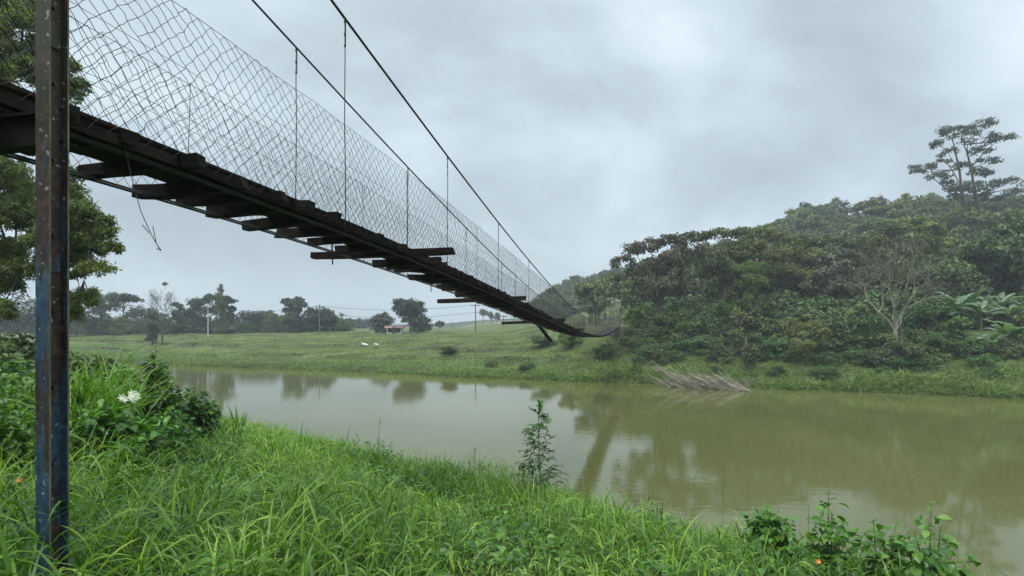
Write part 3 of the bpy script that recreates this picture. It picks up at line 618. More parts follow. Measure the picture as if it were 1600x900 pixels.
stem_tree('tall slender tree with layered open crown rising above the hill, right stem', 1536, 375, [(1536, 375), (1530, 345), (1524, 305), (1517, 262), (1511, 238), (1506, 226)],
  [(1533, 199, 16, 8), (1517, 212, 12, 6), (1558, 219, 19, 8), (1572, 216, 8, 5), (1533, 237, 15, 6), (1541, 253, 14, 6), (1525, 268, 12, 5), (1538, 274, 15, 6), (1558, 290, 16, 6), (1580, 284, 10, 5), (1580, 303, 17, 5), (1530, 303, 14, 8), (1544, 314, 16, 6), (1563, 327, 15, 5), (1586, 327, 10, 5), (1601, 288, 12, 5), (1520, 290, 12, 7), (1512, 222, 9, 5)], 120, 22, 3600, [(1524, 300, 1560, 288), (1517, 262, 1556, 222), (1527, 325, 1580, 304)])

# bare pale tree
def bare_tree(name, label, u0, v0, vtop, halfw, Y, seed, mat, depth=5, r0=.16, leafn=0, twig=None, spread=.55, leaf='leaf_brown'):
    g = np.random.default_rng(seed); x = (u0-800)/F*Y; z = gz1(x, Y); root = empty(name, (x, Y, z)); tag(root, label, 'tree'); H = (HV-vtop)/F*Y-z; W = halfw/F*Y
    mb = MB(); tips = []
    def grow(p, d, ln, r, k):
        q = p+d*ln; m_ = (p+q)/2+g.normal(0, ln*.07, 3); tube(mb, [p, m_, q], [r, r*.82, r*.66], 6 if k > 2 else 4, .5, cap=False)
        if k == 0: tips.append(q); return
        for _ in range(2 if k > 3 else 3 if g.uniform() < .6 else 2):
            nd = norm(d+g.normal(0, spread, 3)*np.array([1, 1, .55])+np.array([0, 0, .18]))
            if abs(q[0]) > W: nd[0] -= .5*np.sign(q[0]); nd = norm(nd)
            if q[2] > H*.96: nd[2] = -abs(nd[2])*.3
            grow(q, nd, ln*g.uniform(.66, .86), r*.66, k-1)
    p = np.array([0, 0, -.4]); f_ = np.array([.05, 0, H*.24]); tube(mb, [p, (p+f_)/2+[.06, 0, 0], f_], [r0*1.5, r0*1.2, r0], 8, cap=False)
    for d_ in ((-.75, .2, 1), (-.25, -.3, 1), (.15, .3, 1.1), (.45, -.1, 1), (.9, .2, .9)): grow(f_+[0, 0, g.uniform(-.5, .1)], norm(np.array(d_)+g.normal(0, .08, 3)), H*.2*g.uniform(.85, 1.15), r0*.62, depth-2)
    allv = np.concatenate(mb.v); kz = H/allv[:, 2].max(); kx = W/np.percentile(np.abs(allv[:, 0]), 98); kv = np.array([kx, min(kx, 1.5), kz])
    mb.v = [v*kv for v in mb.v]; tips = [t*kv for t in tips]
    mb.build('trunk', M[mat], root, True)
    if leafn:
        T = np.array(tips); w_ = g.integers(0, len(T), leafn); P = T[w_]+g.normal(0, .3, (leafn, 3)); N = norm(g.normal(size=(leafn, 3))+[0, 0, .6])
        mb = MB(); leaves(mb, P, norm(np.cross(N, g.normal(size=N.shape)))+[0, 0, -.4], N, .2, .12, np.clip(.45+g.normal(0, .2, leafn), 0, 1)); mb.build('crown', M[leaf], root)
    return root
bare_tree('bare_tree', 'half bare tree with pale winding branches leaning over the far bank', 1398, 570, 368, 68, 54.0, 33, 'mid_bark', 7, .19, 2300)

# banana plants
def banana(label, u0, Y, vtop, nlv, seed, ln):
    g = np.random.default_rng(seed); x = (u0-800)/F*Y; z = gz1(x, Y); root = empty('banana_plant', (x, Y, z)); tag(root, label, 'banana plant', 'banana plants on the far bank')
    ln *= 1.2; hs = max((HV-vtop)/F*Y-z-ln*.62, .5)
    mb = MB(); tube(mb, [(0, 0, -.3), (.03, 0, hs*.5), (0, .02, hs)], [.17, .14, .09], 8); mb.build('stem', M['stem'], root, True)
    for k in range(nlv):
        az = k*2.4+g.uniform(-.3, .3); e = g.uniform(.35, 1.35); L_ = ln*g.uniform(.75, 1.1); m_ = 9; s_ = np.linspace(0, 1, m_); el = e-1.25*s_**1.3
        st = L_/m_; px = np.cumsum(np.cos(el))*st; pz = np.cumsum(np.sin(el))*st; c = np.stack([np.cos(az)*px, np.sin(az)*px, hs+pz], 1)
        sd_ = np.array([-np.sin(az), np.cos(az), 0]); wd = .36*np.sin(np.pi*np.clip(s_*.93+.06, 0, 1))**.6*(s_ > .1)+.02
        wr = g.uniform(.7, 1.05, m_); dz = np.array([0, 0, -1])*wd[:, None]*.35
        V = np.stack([c+sd_*(wd*wr)[:, None]+dz, c, c-sd_*(wd*wr[::-1])[:, None]+dz], 1).reshape(-1, 3)
        i = np.arange(m_-1)[:, None]*3; q = np.concatenate([i+[0, 1, 4, 3], i+[1, 2, 5, 4]]); mb = MB(); mb.add(V, q, np.clip(.5+g.normal(0, .15), 0, 1)); mb.build('leaf', M['banana'], root)
banana('large banana plant with long silvery leaves left in the clump', 1497, 58, 452, 10, 1, 2.6)
banana('banana plant with arching leaves in the middle of the clump', 1532, 59, 462, 10, 2, 2.7)
banana('tall banana plant at the right end of the clump', 1582, 60, 468, 10, 3, 2.6)
banana('small bright banana plant low in front of the clump', 1545, 53, 518, 8, 4, 1.7)
banana('banana plant low at the right edge of the clump', 1590, 54, 515, 8, 5, 2.0)
banana('banana plant with upright leaves behind the middle of the clump', 1515, 62, 450, 11, 7, 2.7)
banana('banana plant at the back right of the clump', 1560, 63, 455, 11, 8, 2.7)
banana('low spreading banana plant in front of the right end', 1572, 54, 500, 10, 9, 2.2)
banana('short banana plant nearest the bare pale tree', 1478, 60, 470, 7, 6, 2.2)

# shrubs and vines of the right bank
sp_ = [proto_mesh('shrub_shape', 2.6, 1.9, 'leaf_shrub', 200+k, .0, 12, 2600, .22, .16, 'round', 'bark') for k in range(4)]
sf = [proto_mesh('shrub_shape', 2.6, 1.9, 'leaf_forest', 210+k, .0, 12, 2400, .24, .17, 'round', 'bark') for k in range(3)]
g = np.random.default_rng(8); cnt = 0
for row, (tt0, s0) in enumerate(((3.0, .5), (5.5, .8), (8, 1.05), (10.5, 1.25), (13.5, 1.5), (17, 1.7), (21, 1.9), (25, 2.1))):
    x = -2 if row < 1 else 5
    while x < 66:
        xx = x+g.uniform(-.8, .8); y = float(np.interp(xx, WX, WY))+(tt0+g.uniform(-1.2, 1.2))/.9
        x += g.uniform(1.6, 2.5)*(.8+.11*row)
        u_ = 800+F*xx/y
        if u_ > 1660 or (row == 0 and g.uniform() < .5) or (row == 1 and (g.uniform() < .2 or u_ < 960)) or (row == 2 and u_ < 960): continue
        if 1470 < u_ < 1625 and 3 <= row <= 5: continue
        if (955 < u_ < 1010 and row > 3) or (u_ < 955 and (row > 1 or g.uniform() < .5)): continue
        dk = g.uniform() < .42; s = s0*g.uniform(.7, 1.15)
        put('bank_shrub', sf[g.integers(3)] if dk else sp_[g.integers(4)], (xx, y, gz1(xx, y)-.25), s, g.uniform(0, 6.3), 'dark leafy bush in the thicket on the far right bank' if dk else 'bright green leafy bush in the thicket on the far right bank', 'bush', 'dark bushes of the far right bank' if dk else 'bright bushes of the far right bank', sz=s*g.uniform(.7, 1.0)); cnt += 1
print('shrubs', cnt)
px_tree('yellow_bush', 'rounded yellow green bush standing low on the far bank', 1262, 55, [(1245, 520, 16, 14), (1268, 512, 20, 14), (1285, 525, 14, 14), (1255, 540, 20, 14), (1240, 505, 12, 8)], 'leaf_yellow', 3600, .2, .1, seed=15, vfork=545, r0=.08)
for k, (u_, v_, ru, rv, Y, lab) in enumerate(((848, 532, 28, 14, 66, 'low dark bush under the far end of the bridge'), (892, 532, 20, 14, 66, 'green bush beneath the lowest sag of the bridge'), (985, 520, 18, 16, 62, 'dark vine covered bush beside the far bridge tower'), (940, 548, 18, 18, 62, 'tangled green bush on the bank below the bridge tower'), (708, 548, 22, 7, 72, 'small dark bush alone on the grassy far bank'), (1010, 500, 20, 12, 68, 'leafy bush behind the far bridge tower'), (1372, 556, 24, 16, 50, 'leafy bush at the left foot of the half bare tree'), (1432, 556, 30, 18, 50, 'leafy bush at the right foot of the half bare tree'), (1395, 540, 22, 12, 50, 'vine tangle around the trunk of the half bare tree'), (1170, 560, 10, 24, 50, 'upright vine covered stump behind the washed up canes'))):
    g = np.random.default_rng(300+k); Y = float(ground_hit(u_, v_+rv*.8, 52)[1]); root = px_tree('bank_bush', lab, u_, Y, [(u_+g.uniform(-.6, .6)*ru, v_+g.uniform(-.4, .5)*rv, ru*.45, rv*.5) for _ in range(8)], 'leaf_shrub' if k in (1, 3, 5) else 'leaf_forest', 2600, .24, .15, seed=310+k, vfork=v_+5, r0=.05)
    root['category'] = 'bush'
# pale agave like plants by the far tower
for k, (u_, v_, lab) in enumerate(((926, 497, 'pale green arching leaved plant left of the far bridge tower'), (952, 478, 'spiky pale plant behind the far bridge tower'), (976, 484, 'spiky pale plant right of the far bridge tower'))):
    Y = 76; x, _, z = at(u_, v_+14, Y); zg = min(gz1(x, Y), z); root = empty('spiky_plant', (x, Y, zg)); tag(root, lab, 'plant'); g = np.random.default_rng(60+k)
    mb = MB()
    for q in range(16):
        az = g.uniform(0, 6.28); e = g.uniform(.5, 1.4); s_ = np.linspace(0, 1, 7); el = e-1.7*s_**1.4; st = .24*g.uniform(.8, 1.2)
        px = np.cumsum(np.cos(el))*st; pz = np.cumsum(np.sin(el))*st+z-zg-.3; c = np.stack([np.cos(az)*px, np.sin(az)*px, pz], 1); sdv = np.array([-np.sin(az), np.cos(az), 0]); wd = .06*(1-s_**2)+.01
        V = np.stack([c+sdv*wd[:, None], c-sdv*wd[:, None]], 1).reshape(-1, 3); i = np.arange(6)[:, None]*2; mb.add(V, np.concatenate([i+[0, 1, 3, 2]]), .75)
    tube(mb, [(0, 0, -.2), (0, 0, z-zg-.2)], .07, 6, .2); mb.build('leaves', M['banana'], root)

# ------------------------------------------------------------------ far meadow trees
def ftree(label, u_, vb, vt, hw, Y, leaf='leaf_far', shape='round', seed=0, nl=2600, bf=.08, n=16, L0=.55, W0=.4, name='meadow_tree', **k):
    x = (u_-800)/F*Y; z = gz1(x, Y); h = (HV-vt)/F*Y-z
    return tree(name, label, 'tree', (x, Y, z), h, hw/F*Y*1.2, leaf, np.random.default_rng(400+seed), bf, n, nl, L0, W0, shape, **k)
ftree('dark bushy tree at the left end of the far tree line', 120, 520, 448, 26, 140, seed=1)
ftree('high hazy tree rising left behind the dead tree', 158, 520, 452, 24, 145, seed=2, bf=.25)
ftree('slim umbrella crowned tree with visible pale trunk left in the tree line', 193, 520, 450, 21, 135, seed=3, bf=.45, shape='flat', nl=1800, r0=.13)
ftree('low hazy round tree between umbrella tree and dead tree', 215, 520, 477, 24, 150, seed=4)
ftree('low bushy tree behind the dead tree', 242, 520, 484, 20, 150, seed=5)
ftree('low rounded tree just right of the dead tree', 283, 520, 472, 16, 142, seed=6)
ftree('broad dense tree left of the pointed conifer', 318, 520, 453, 24, 142, seed=7, nl=3600, n=16)
ftree('ragged leafy tree right of the pointed conifer', 356, 520, 458, 13, 140, seed=9, bf=.2)
ftree('low wide hazy tree left of the tall lobed tree', 398, 520, 488, 26, 150, seed=10)
ftree('hazy bushy tree behind the low wide one', 425, 520, 487, 18, 152, seed=11)
ftree('tall lobed tree in the middle of the tree line', 462, 520, 456, 17, 142, seed=12, nl=3200, n=15, bf=.3)
ftree('green bushy tree at the foot of the tall lobed tree', 450, 520, 488, 22, 138, seed=13)
ftree('dark broad tree behind the utility pole', 497, 520, 478, 24, 140, seed=14, nl=3200)
ftree('dark low tree right of the utility pole', 516, 520, 488, 13, 139, seed=15)
ftree('rounded green tree left of the big lone tree', 600, 520, 489, 18, 132, seed=16)
ftree('big lone round crowned tree on the meadow', 641, 519, 463, 25, 128, seed=17, nl=4200, n=18, bf=.22, bark='bark')
ftree('small tree at the foot of the big lone tree', 653, 519, 495, 10, 126, seed=18)
ftree('small sparse tree right of the big lone tree', 664, 518, 494, 10, 140, seed=19, nl=900)
ftree('tiny lone tree far off on the meadow', 687, 518, 502, 7, 170, seed=20, nl=500, bf=.4)
for k, (u_, vt, hw) in enumerate(((545, 497, 8), (560, 499, 9), (575, 498, 9), (528, 496, 8), (590, 503, 7), (553, 503, 10), (570, 505, 10))):
    ftree('faint misty tree in the distant row beyond the meadow', u_, 518, vt, hw, 260+6*k, seed=30+k, nl=900, L0=1.0, W0=.8, bf=.1, name='distant_tree', group='misty trees far beyond the meadow')
ftree('faint tall airy tree on the misty skyline, first of three', 755, 505, 482, 6, 300, seed=40, nl=500, L0=1.1, W0=.8, bf=.35, name='distant_tree')
ftree('faint slim tree on the misty skyline, second of three', 768, 505, 486, 3, 300, seed=41, nl=260, L0=1., W0=.8, bf=.3, name='distant_tree')
ftree('faint slim tree on the misty skyline, third of three', 777, 505, 488, 3, 305, seed=42, nl=260, L0=1., W0=.8, bf=.3, name='distant_tree')
for k, u_ in enumerate((-40, 0, 40, 75)):
    ftree('hazy tree of the far line seen left of the post', u_, 520, 462+5*(k % 2), 28, 135+4*k, seed=50+k, name='meadow_tree', group='hazy trees left of the post')
for k in range(46):
    u_ = 96+k*9.7+g.uniform(-3, 3); Yd = g.uniform(143, 156); x = (u_-800)/F*Yd
    if u_ > 540 or 325 < u_ < 333: continue
    put('meadow_bush', (sf if k % 3 else sp_)[k % 3], (x, Yd, gz1(x, Yd)-.2), g.uniform(1.1, 2.1), g.uniform(0, 6.3), 'hazy low bush in the hedge at the foot of the far tree line', 'bush', 'bushes along the far tree line')
# conifer
def conifer(label, u_, vt, hw, Y):
    x = (u_-800)/F*Y; z = gz1(x, Y); h = (HV-vt)/F*Y-z; g = np.random.default_rng(70); root = empty('conifer', (x, Y, z)); tag(root, label, 'tree'); mb = MB(); tube(mb, [(0, 0, -.4), (0, 0, h*.97)], [.2, .03], 6); mb.build('trunk', M['bark'], root)
    f = np.linspace(0, 1, 60); az = g.uniform(0, 6.28, 60); rr = hw/F*Y*(1-f)*.75+.22; C = np.stack([np.cos(az)*rr, np.sin(az)*rr, h*(.06+.92*f)], 1)
    mb = MB(); crown(mb, C, np.stack([rr*.6+.3]*2+[rr*.3+.6], 1), 4500, .4, .16, g, up=.3, droop=.5, sub=5); mb.build('crown', M['leaf_forest'], root)
conifer('narrow pointed dark conifer spiking above the tree line', 344, 445, 11, 138)
bare_tree('dead_tree', 'dead bare tree with a dark clump on its topmost twig on the far bank', 253, 527, 452, 24, 104, 90, 'bark', 6, .17, 500, spread=.42, leaf='leaf_far')
x, y, z = at(258, 444, 104); mb = MB(); crown(mb, [[0, 0, 0]], [[.38, .38, .36]], 420, .16, .07, rng, fill=.9, up=.1); segs(mb, [[0, 0, -.9]], [[0, 0, 0]], .04, 4, .1); o = mb.build('bird_nest', M['leaf_brown']); o.location = (x, y, z)
tag(o, 'dark twiggy clump like a nest atop the dead tree', 'nest')
ftree('thin leafy sapling left against the dead tree', 238, 527, 480, 8, 104, seed=61, nl=900, L0=.4, W0=.25)
# palm among distant trees
g = np.random.default_rng(77); Y = 230; x, _, zt = at(534, 494, Y); zg = gz1(x, Y); root = empty('palm_tree', (x, Y, zg)); tag(root, 'misty palm standing above the distant tree row', 'palm tree')
mb = MB(); tube(mb, [(0, 0, -.5), (.1, 0, zt-zg)], [.3, .2], 6); mb.build('trunk', M['bark'], root)
mb = MB(); k = 16; az = np.arange(k)*2.4; d = np.stack([np.cos(az), np.sin(az), g.uniform(-.3, .9, k)], 1); leaves(mb, np.repeat([[.1, 0, zt-zg]], k, 0), d, np.repeat([[0, 0, 1.]], k, 0)+.01, 2.9, .8, .4, fold=-.1, seg=2); mb.build('crown', M['leaf_far'], root)

# ------------------------------------------------------------------ far hills
def hill(name, pts, Y, dep, mat, label):
    mb = MB(); us = np.linspace(pts[0][0], pts[-1][0], 60); vs = np.interp(us, [p[0] for p in pts], [p[1] for p in pts]); x = (us-800)/F*Y; zt = (HV-vs)/F*Y+1.0*fbm(us/9, us*0, 4)
    rows = []
    for k, (fy, fz) in enumerate(((-.5, -.02), (-.3, .35), (-.12, .8), (0, 1), (.2, .9), (.5, .4), (1, -.02))):
        rows.append(np.stack([x, np.full_like(x, Y+fy*dep), -1.6+(zt+1.6)*fz], 1))
    V = np.array(rows); m_ = len(us); i = np.arange(len(rows)-1)[:, None]*m_; j = np.arange(m_-1)[None]
    mb.add(V.reshape(-1, 3), np.stack([i+j, i+j+1, i+m_+j+1, i+m_+j], -1).reshape(-1, 4)); tag(mb.build(name, mat, smooth=True), label, kind='structure')
hm = rough_mat('far_wood', [(.3, (.02, .035, .015)), (.7, (.06, .08, .03))], .08, .95, 0)
pm = rough_mat('far_bare_soil', [(.3, (.20, .12, .08)), (.7, (.30, .2, .14))], .05, .95, 0)
hill('hill', [(-700, 485), (-200, 478), (100, 492), (250, 500), (420, 505), (640, 507)], 520, 120, hm, 'low misty wooded hill on the left horizon')
hill('hill', [(660, 508), (720, 503), (770, 499), (830, 496), (900, 480), (1000, 470), (1100, 470)], 420, 110, hm, 'low misty hill on the horizon under the bridge')
hill('hill', [(806, 508), (835, 502), (870, 486), (900, 478), (950, 467), (1010, 455), (1120, 445)], 262, 70, hm, 'wooded ridge behind the far bridge end')
hill('hill', [(730, 508), (770, 504), (810, 501), (850, 502), (880, 508)], 330, 60, pm, 'bare reddish slope on the horizon under the bridge')

# ------------------------------------------------------------------ utility poles, wires, houses, lamps
def pole(label, u_, vt, Y, mat='concrete', arm=False, r=.14):
    x, _, zt = at(u_, vt, Y); zg = gz1(x, Y); root = empty('utility_pole', (x, Y, zg)); tag(root, label, 'utility pole')
    mb = MB(); tube(mb, [(0, 0, -.5), (0, 0, zt-zg)], [r, r*.75], 8); mb.build('shaft', M[mat], root, True)
    mb = MB(); box(mb, (0, 0, zt-zg-.5), (.9, 0, 0), (0, .06, 0), (0, 0, .06))
    for q in (-.8, 0, .8): tube(mb, [(q, 0, zt-zg-.44), (q, 0, zt-zg-.2)], .05, 6)
    mb.build('crossarm', M[mat if arm else 'bark'], root); return np.array([x, Y, zt-.4])
p1 = pole('pale utility pole in front of the dark trees on the left', 325, 478, 120)
p2 = pole('dark utility pole on the meadow edge beside broad dark trees', 499, 476, 122, 'bark')
p3 = pole('utility pole on the meadow seen under the bridge', 743, 474, 122, 'bark')
p4 = pole('short utility pole partly behind the drooping bridge', 787, 492, 160, 'bark')
p5 = pole('tiny distant utility pole on the horizon', 707, 503, 240, 'bark')
p0 = np.array([-140., 118, 3.6]); p6 = np.array([25., 126, 3.2])
def wire(a, b, dz, label, sag=.8):
    t_ = np.linspace(0, 1, 24)[:, None]; P = a+(b-a)*t_+np.array([0, 0, dz])-np.array([0, 0, 1])*sag*4*t_*(1-t_); mb = MB(); tube(mb, P, .028, 4, cap=False); o = mb.build('power_line', M['cable']); tag(o, label, 'power line')
for a, b, nm in ((p0, p1, 'left of the pale utility pole'), (p1, p2, 'between pale pole and dark pole over the tree line'), (p2, p3, 'between dark pole and the pole under the bridge'), (p3, p6, 'right of the pole under the bridge')):
    wire(a, b, .15, 'upper thin power line '+nm, 1.0); wire(a, b, -1.5, 'lower thin power line '+nm, 1.0)
def house(label, u_, Y, w_, d_, h_, rh, wall, roofm, rot=0.1):
    x = (u_-800)/F*Y; zg = gz1(x, Y); root = empty('house', (x, Y, zg)); root.rotation_euler = (0, 0, rot); tag(root, label, 'house')
    mb = MB(); box(mb, (0, 0, h_/2-.2), (w_/2, 0, 0), (0, d_/2, 0), (0, 0, h_/2+.2)); mb.build('wall', wall, root)
    e = .5; V = [(-w_/2-e, -d_/2-e, h_), (w_/2+e, -d_/2-e, h_), (w_/2+e, d_/2+e, h_), (-w_/2-e, d_/2+e, h_), (-w_/2-e, 0, h_+rh), (w_/2+e, 0, h_+rh)]
    mb = MB(); mb.add(V, [[0, 1, 5, 4], [2, 3, 4, 5], [0, 3, 2, 1]]); mb.add(V, [[0, 4, 3], [1, 2, 5]]); mb.build('roof', roofm, root)
    for q in (-.28, .28):
        mb = MB(); box(mb, (q*w_, -d_/2-.02, h_*.55), (.5, 0, 0), (0, .04, 0), (0, 0, .5)); mb.build('window', M['cable'], root)
    mb = MB(); box(mb, (0, -d_/2-.02, h_*.4), (.45, 0, 0), (0, .05, 0), (0, 0, 1)); mb.build('door', M['bark'], root)
ww = rough_mat('white_wall', [(.3, (.6, .6, .58)), (.7, (.75, .74, .72))], 2, .9, 0); rr_ = rough_mat('clay_roof', [(.3, (.17, .12, .105)), (.7, (.26, .19, .17))], 5, .9, 0); gr_ = rough_mat('grey_roof', [(.3, (.12, .12, .13)), (.7, (.2, .2, .2))], 3, .8, 0)
house('small pale house with pinkish roof between the lone tree and its neighbour', 617, 127, 3.2, 3, 1.15, .5, ww, rr_)
house('low shed with grey roof under the dark trees on the left', 322, 143, 6, 4, 1.1, .9, M['bark'], gr_)
house('low grey roofed shed right of the pointed conifer', 352, 141, 3.2, 3, 1.0, .7, M['bark'], gr_)
def lamp(label, u_, vt, vb, Y, dx_):
    x, _, zb = at(u_, vb, Y); zg = min(gz1(x, Y), zb); _, _, zt = at(u_, vt, Y); root = empty('street_lamp', (x, Y, zg)); tag(root, label, 'street lamp', 'street lamps beyond the far bridge end')
    H = zt-zg; mb = MB(); tube(mb, [(0, 0, -.3), (0, 0, H*.75), (dx_*.3, 0, H*.88), (dx_, 0, H)], [.09, .07, .05, .04], 6); mb.build('pole', M['concrete'], root, True)
    mb = MB(); box(mb, (dx_*1.15, 0, H+.02), (.36, 0, .05), (0, .14, 0), (0, 0, .08)); mb.build('lamp_head', M['white_paint'], root)
lamp('arched street lamp with white head left beyond the far bridge tower', 948, 459, 495, 100, -.9)
lamp('street lamp directly above the far bridge tower', 962, 458, 495, 108, -.4)
lamp('lower street lamp right of the far bridge tower', 972, 470, 495, 104, -.5)

# ------------------------------------------------------------------ animals resting on the pasture
def animal(label, u_, v_, sc_, flip, seed):
    # ray from camera meets ground
    Y = 60.0
    while gz1((u_-800)/F*Y, Y) < (HV-v_)/F*Y and Y < 130: Y += .5
    x = (u_-800)/F*Y; me = bpy.data.meshes.new('body'); f = flip
    sk = [((0, 0, .22), .15), ((.22*f, 0, .24), .17), ((.42*f, 0, .22), .15), ((-.2*f, 0, .26), .13), ((-.30*f, 0, .42), .07), ((-.36*f, 0, .52), .075), ((-.48*f, 0, .49), .04), ((-.1*f, -.12, .08), .05), ((-.32*f, -.15, .05), .035), ((.45*f, -.14, .09), .07), ((.25*f, -.2, .05), .035), ((.6*f, 0, .16), .03), ((.72*f, .04, .08), .02), ((-.37*f, -.07, .6), .022), ((-.37*f, .07, .6), .022)]
    E = [(0, 1), (1, 2), (0, 3), (3, 4), (4, 5), (5, 6), (3, 7), (7, 8), (2, 9), (9, 10), (2, 11), (11, 12), (5, 13), (5, 14)]
    me.from_pydata([Vector(p)*sc_ for p, r in sk], E, []); o = bpy.data.objects.new('resting_animal', me); col.objects.link(o); o.location = (x, Y, gz1(x, Y)-.02)
    o.modifiers.new('skin', 'SKIN'); lay = me.skin_vertices[0] if me.skin_vertices else None
    if lay is None:
        bpy.context.view_layer.update(); lay = me.skin_vertices[0]
    for q, (p, r) in zip(lay.data, sk): q.radius = (r*sc_, r*sc_)
    lay.data[0].use_root = True; ss = o.modifiers.new('smooth', 'SUBSURF'); ss.levels = ss.render_levels = 2
    me.materials.append(M['white_paint']); tag(o, label, 'animal'); return o
animal('white animal lying on the pasture with raised head, the left one', 569, 540, .9, 1, 1)
animal('smaller curled up white animal on the pasture, the right one', 587.5, 539.5, .62, 1, 2)
# stake and litter on the bank
p = ground_hit(500, 560, 62); mb = MB(); tube(mb, [p-[0, 0, .3], p+[0, 0, 1.5]], .03, 5); tube(mb, [p+[-.25, 0, .8], p+[.25, 0, .85]], .02, 4); tag(mb.build('wooden_stake', M['bamboo']), 'thin pale stake standing in the grass of the far bank', 'stake')
p = ground_hit(665, 585, 55); mb = MB(); me = MB(); box(mb, p+[0, 0, .12], (.09, 0, .02), (0, .08, .02), (.01, 0, .07), jit=.02); tag(mb.build('litter', M['white_paint']), 'scrap of white litter at the far waterline', 'litter')

# ------------------------------------------------------------------ grass
def blades(N, P, L_, W_, az, th0, bend, tint, M_=5):
    """curved tapering blades -> vertices, quads, tint"""
    s_ = np.linspace(0, 1, M_+1); th = th0[:, None]-bend[:, None]*s_[None]**1.2
    st = (L_/M_)[:, None]; hx = np.concatenate([np.zeros((N, 1)), np.cumsum(np.cos(th[:, 1:])*st, 1)], 1); hz_ = np.concatenate([np.zeros((N, 1)), np.cumsum(np.sin(th[:, 1:])*st, 1)], 1)
    ca, sa = np.cos(az)[:, None], np.sin(az)[:, None]
    C = P[:, None]+np.stack([hx*ca, hx*sa, hz_], -1)
    wd = (W_[:, None]*np.minimum(1, .35+s_*3)[None]*(1-s_**2.2)[None]+.0006)/2
    tw = rng.normal(0, .5, (N, 1)); sx, sy, sz = -np.sin(az)[:, None]*np.cos(tw), np.cos(az)[:, None]*np.cos(tw), np.sin(tw)
    sd_ = np.stack([sx+0*wd, sy+0*wd, sz+0*wd], -1)*wd[..., None]
    V = np.stack([C-sd_, C+sd_], 2).reshape(-1, 3)
    b = np.arange(N)[:, None]*2*(M_+1); i = np.arange(M_)[None]*2
    q = np.stack([b+i, b+i+1, b+i+3, b+i+2], -1).reshape(-1, 4)
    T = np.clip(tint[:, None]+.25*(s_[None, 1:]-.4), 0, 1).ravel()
    return V, q, T
def near_points(N, dmin, dmax, ymin=1.2, ymax=22, pw=1.0):
    out = np.zeros((0, 2))
    while len(out) < N:
        k = N*3; y = ymin+(ymax-ymin)*rng.uniform(size=k)**pw; x = rng.uniform(-1.08, 1.02, k)*(y+1.2); d = tnear(x, y)
        ok = (d > dmin) & (d < dmax) & (x > -17) & (y < 21)
        ok &= rng.uniform(size=k) < np.abs(y+1.2)/(ymax+1.2)*1.0
        out = np.concatenate([out, np.stack([x[ok], y[ok]], 1)])
    return out[:N]
N = 115000
xy = near_points(N, -4, 9.9); X_, Y_ = xy[:, 0], xy[:, 1]
dn = tnear(X_, Y_); hn = np.clip(1+2.1*fbm(X_/1.3, Y_/1.3, 31)+.6*fbm(X_/.4, Y_/.4, 33), .45, 1.8)
hn = hn*(1-.35*sstep(1.0, 4.0, X_)); z0 = gz(X_, Y_)+rng.uniform(-.02, .50, N)*hn
up_ = rng.uniform(size=N)
L_ = rng.uniform(.13, .34, N)*hn*np.where(rng.uniform(size=N) < .06, 1.5, 1); W_ = rng.uniform(.009, .021, N)*(1+.25*(hn-1))
pt = .42+.8*fbm(X_/1.1, Y_/1.1, 35)+rng.normal(0, .17, N)+np.where(rng.uniform(size=N) < .05, .35, 0)
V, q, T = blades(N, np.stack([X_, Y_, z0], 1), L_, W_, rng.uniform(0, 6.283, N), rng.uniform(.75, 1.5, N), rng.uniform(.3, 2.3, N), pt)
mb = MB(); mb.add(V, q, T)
# tall flowering stalks above the sward
N2 = 900; xy = near_points(N2, 2, 9.4); zs = gz(xy[:, 0], xy[:, 1]); tb = np.stack([xy[:, 0], xy[:, 1], zs], 1); tl = rng.uniform(.5, .95, N2)
V, q, T = blades(N2, tb, tl, np.full(N2, .005), rng.uniform(0, 6.28, N2), rng.uniform(1.3, 1.57, N2), rng.uniform(.0, .5, N2), np.full(N2, .6)); mb.add(V, q, T)
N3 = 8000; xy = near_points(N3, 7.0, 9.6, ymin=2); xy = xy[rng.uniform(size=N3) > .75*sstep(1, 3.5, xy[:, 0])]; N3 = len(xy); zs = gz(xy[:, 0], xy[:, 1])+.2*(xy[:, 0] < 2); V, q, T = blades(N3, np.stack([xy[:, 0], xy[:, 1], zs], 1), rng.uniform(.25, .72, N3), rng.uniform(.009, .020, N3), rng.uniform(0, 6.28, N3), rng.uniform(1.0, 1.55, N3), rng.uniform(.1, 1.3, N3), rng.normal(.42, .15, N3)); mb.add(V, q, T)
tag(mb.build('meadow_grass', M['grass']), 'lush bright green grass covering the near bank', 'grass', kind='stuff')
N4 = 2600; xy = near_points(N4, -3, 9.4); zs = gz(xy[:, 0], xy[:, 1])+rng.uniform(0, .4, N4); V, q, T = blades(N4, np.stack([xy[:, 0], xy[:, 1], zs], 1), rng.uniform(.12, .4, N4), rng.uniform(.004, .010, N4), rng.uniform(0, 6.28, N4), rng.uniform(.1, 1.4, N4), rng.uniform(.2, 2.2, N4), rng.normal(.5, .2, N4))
mb = MB(); mb.add(V, q, T); tag(mb.build('dry_grass', rough_mat('straw', [(.3, (.12, .10, .04)), (.7, (.34, .29, .14))], 6, .7, 0)), 'dead straw coloured blades caught in the near grass', 'grass', kind='stuff')
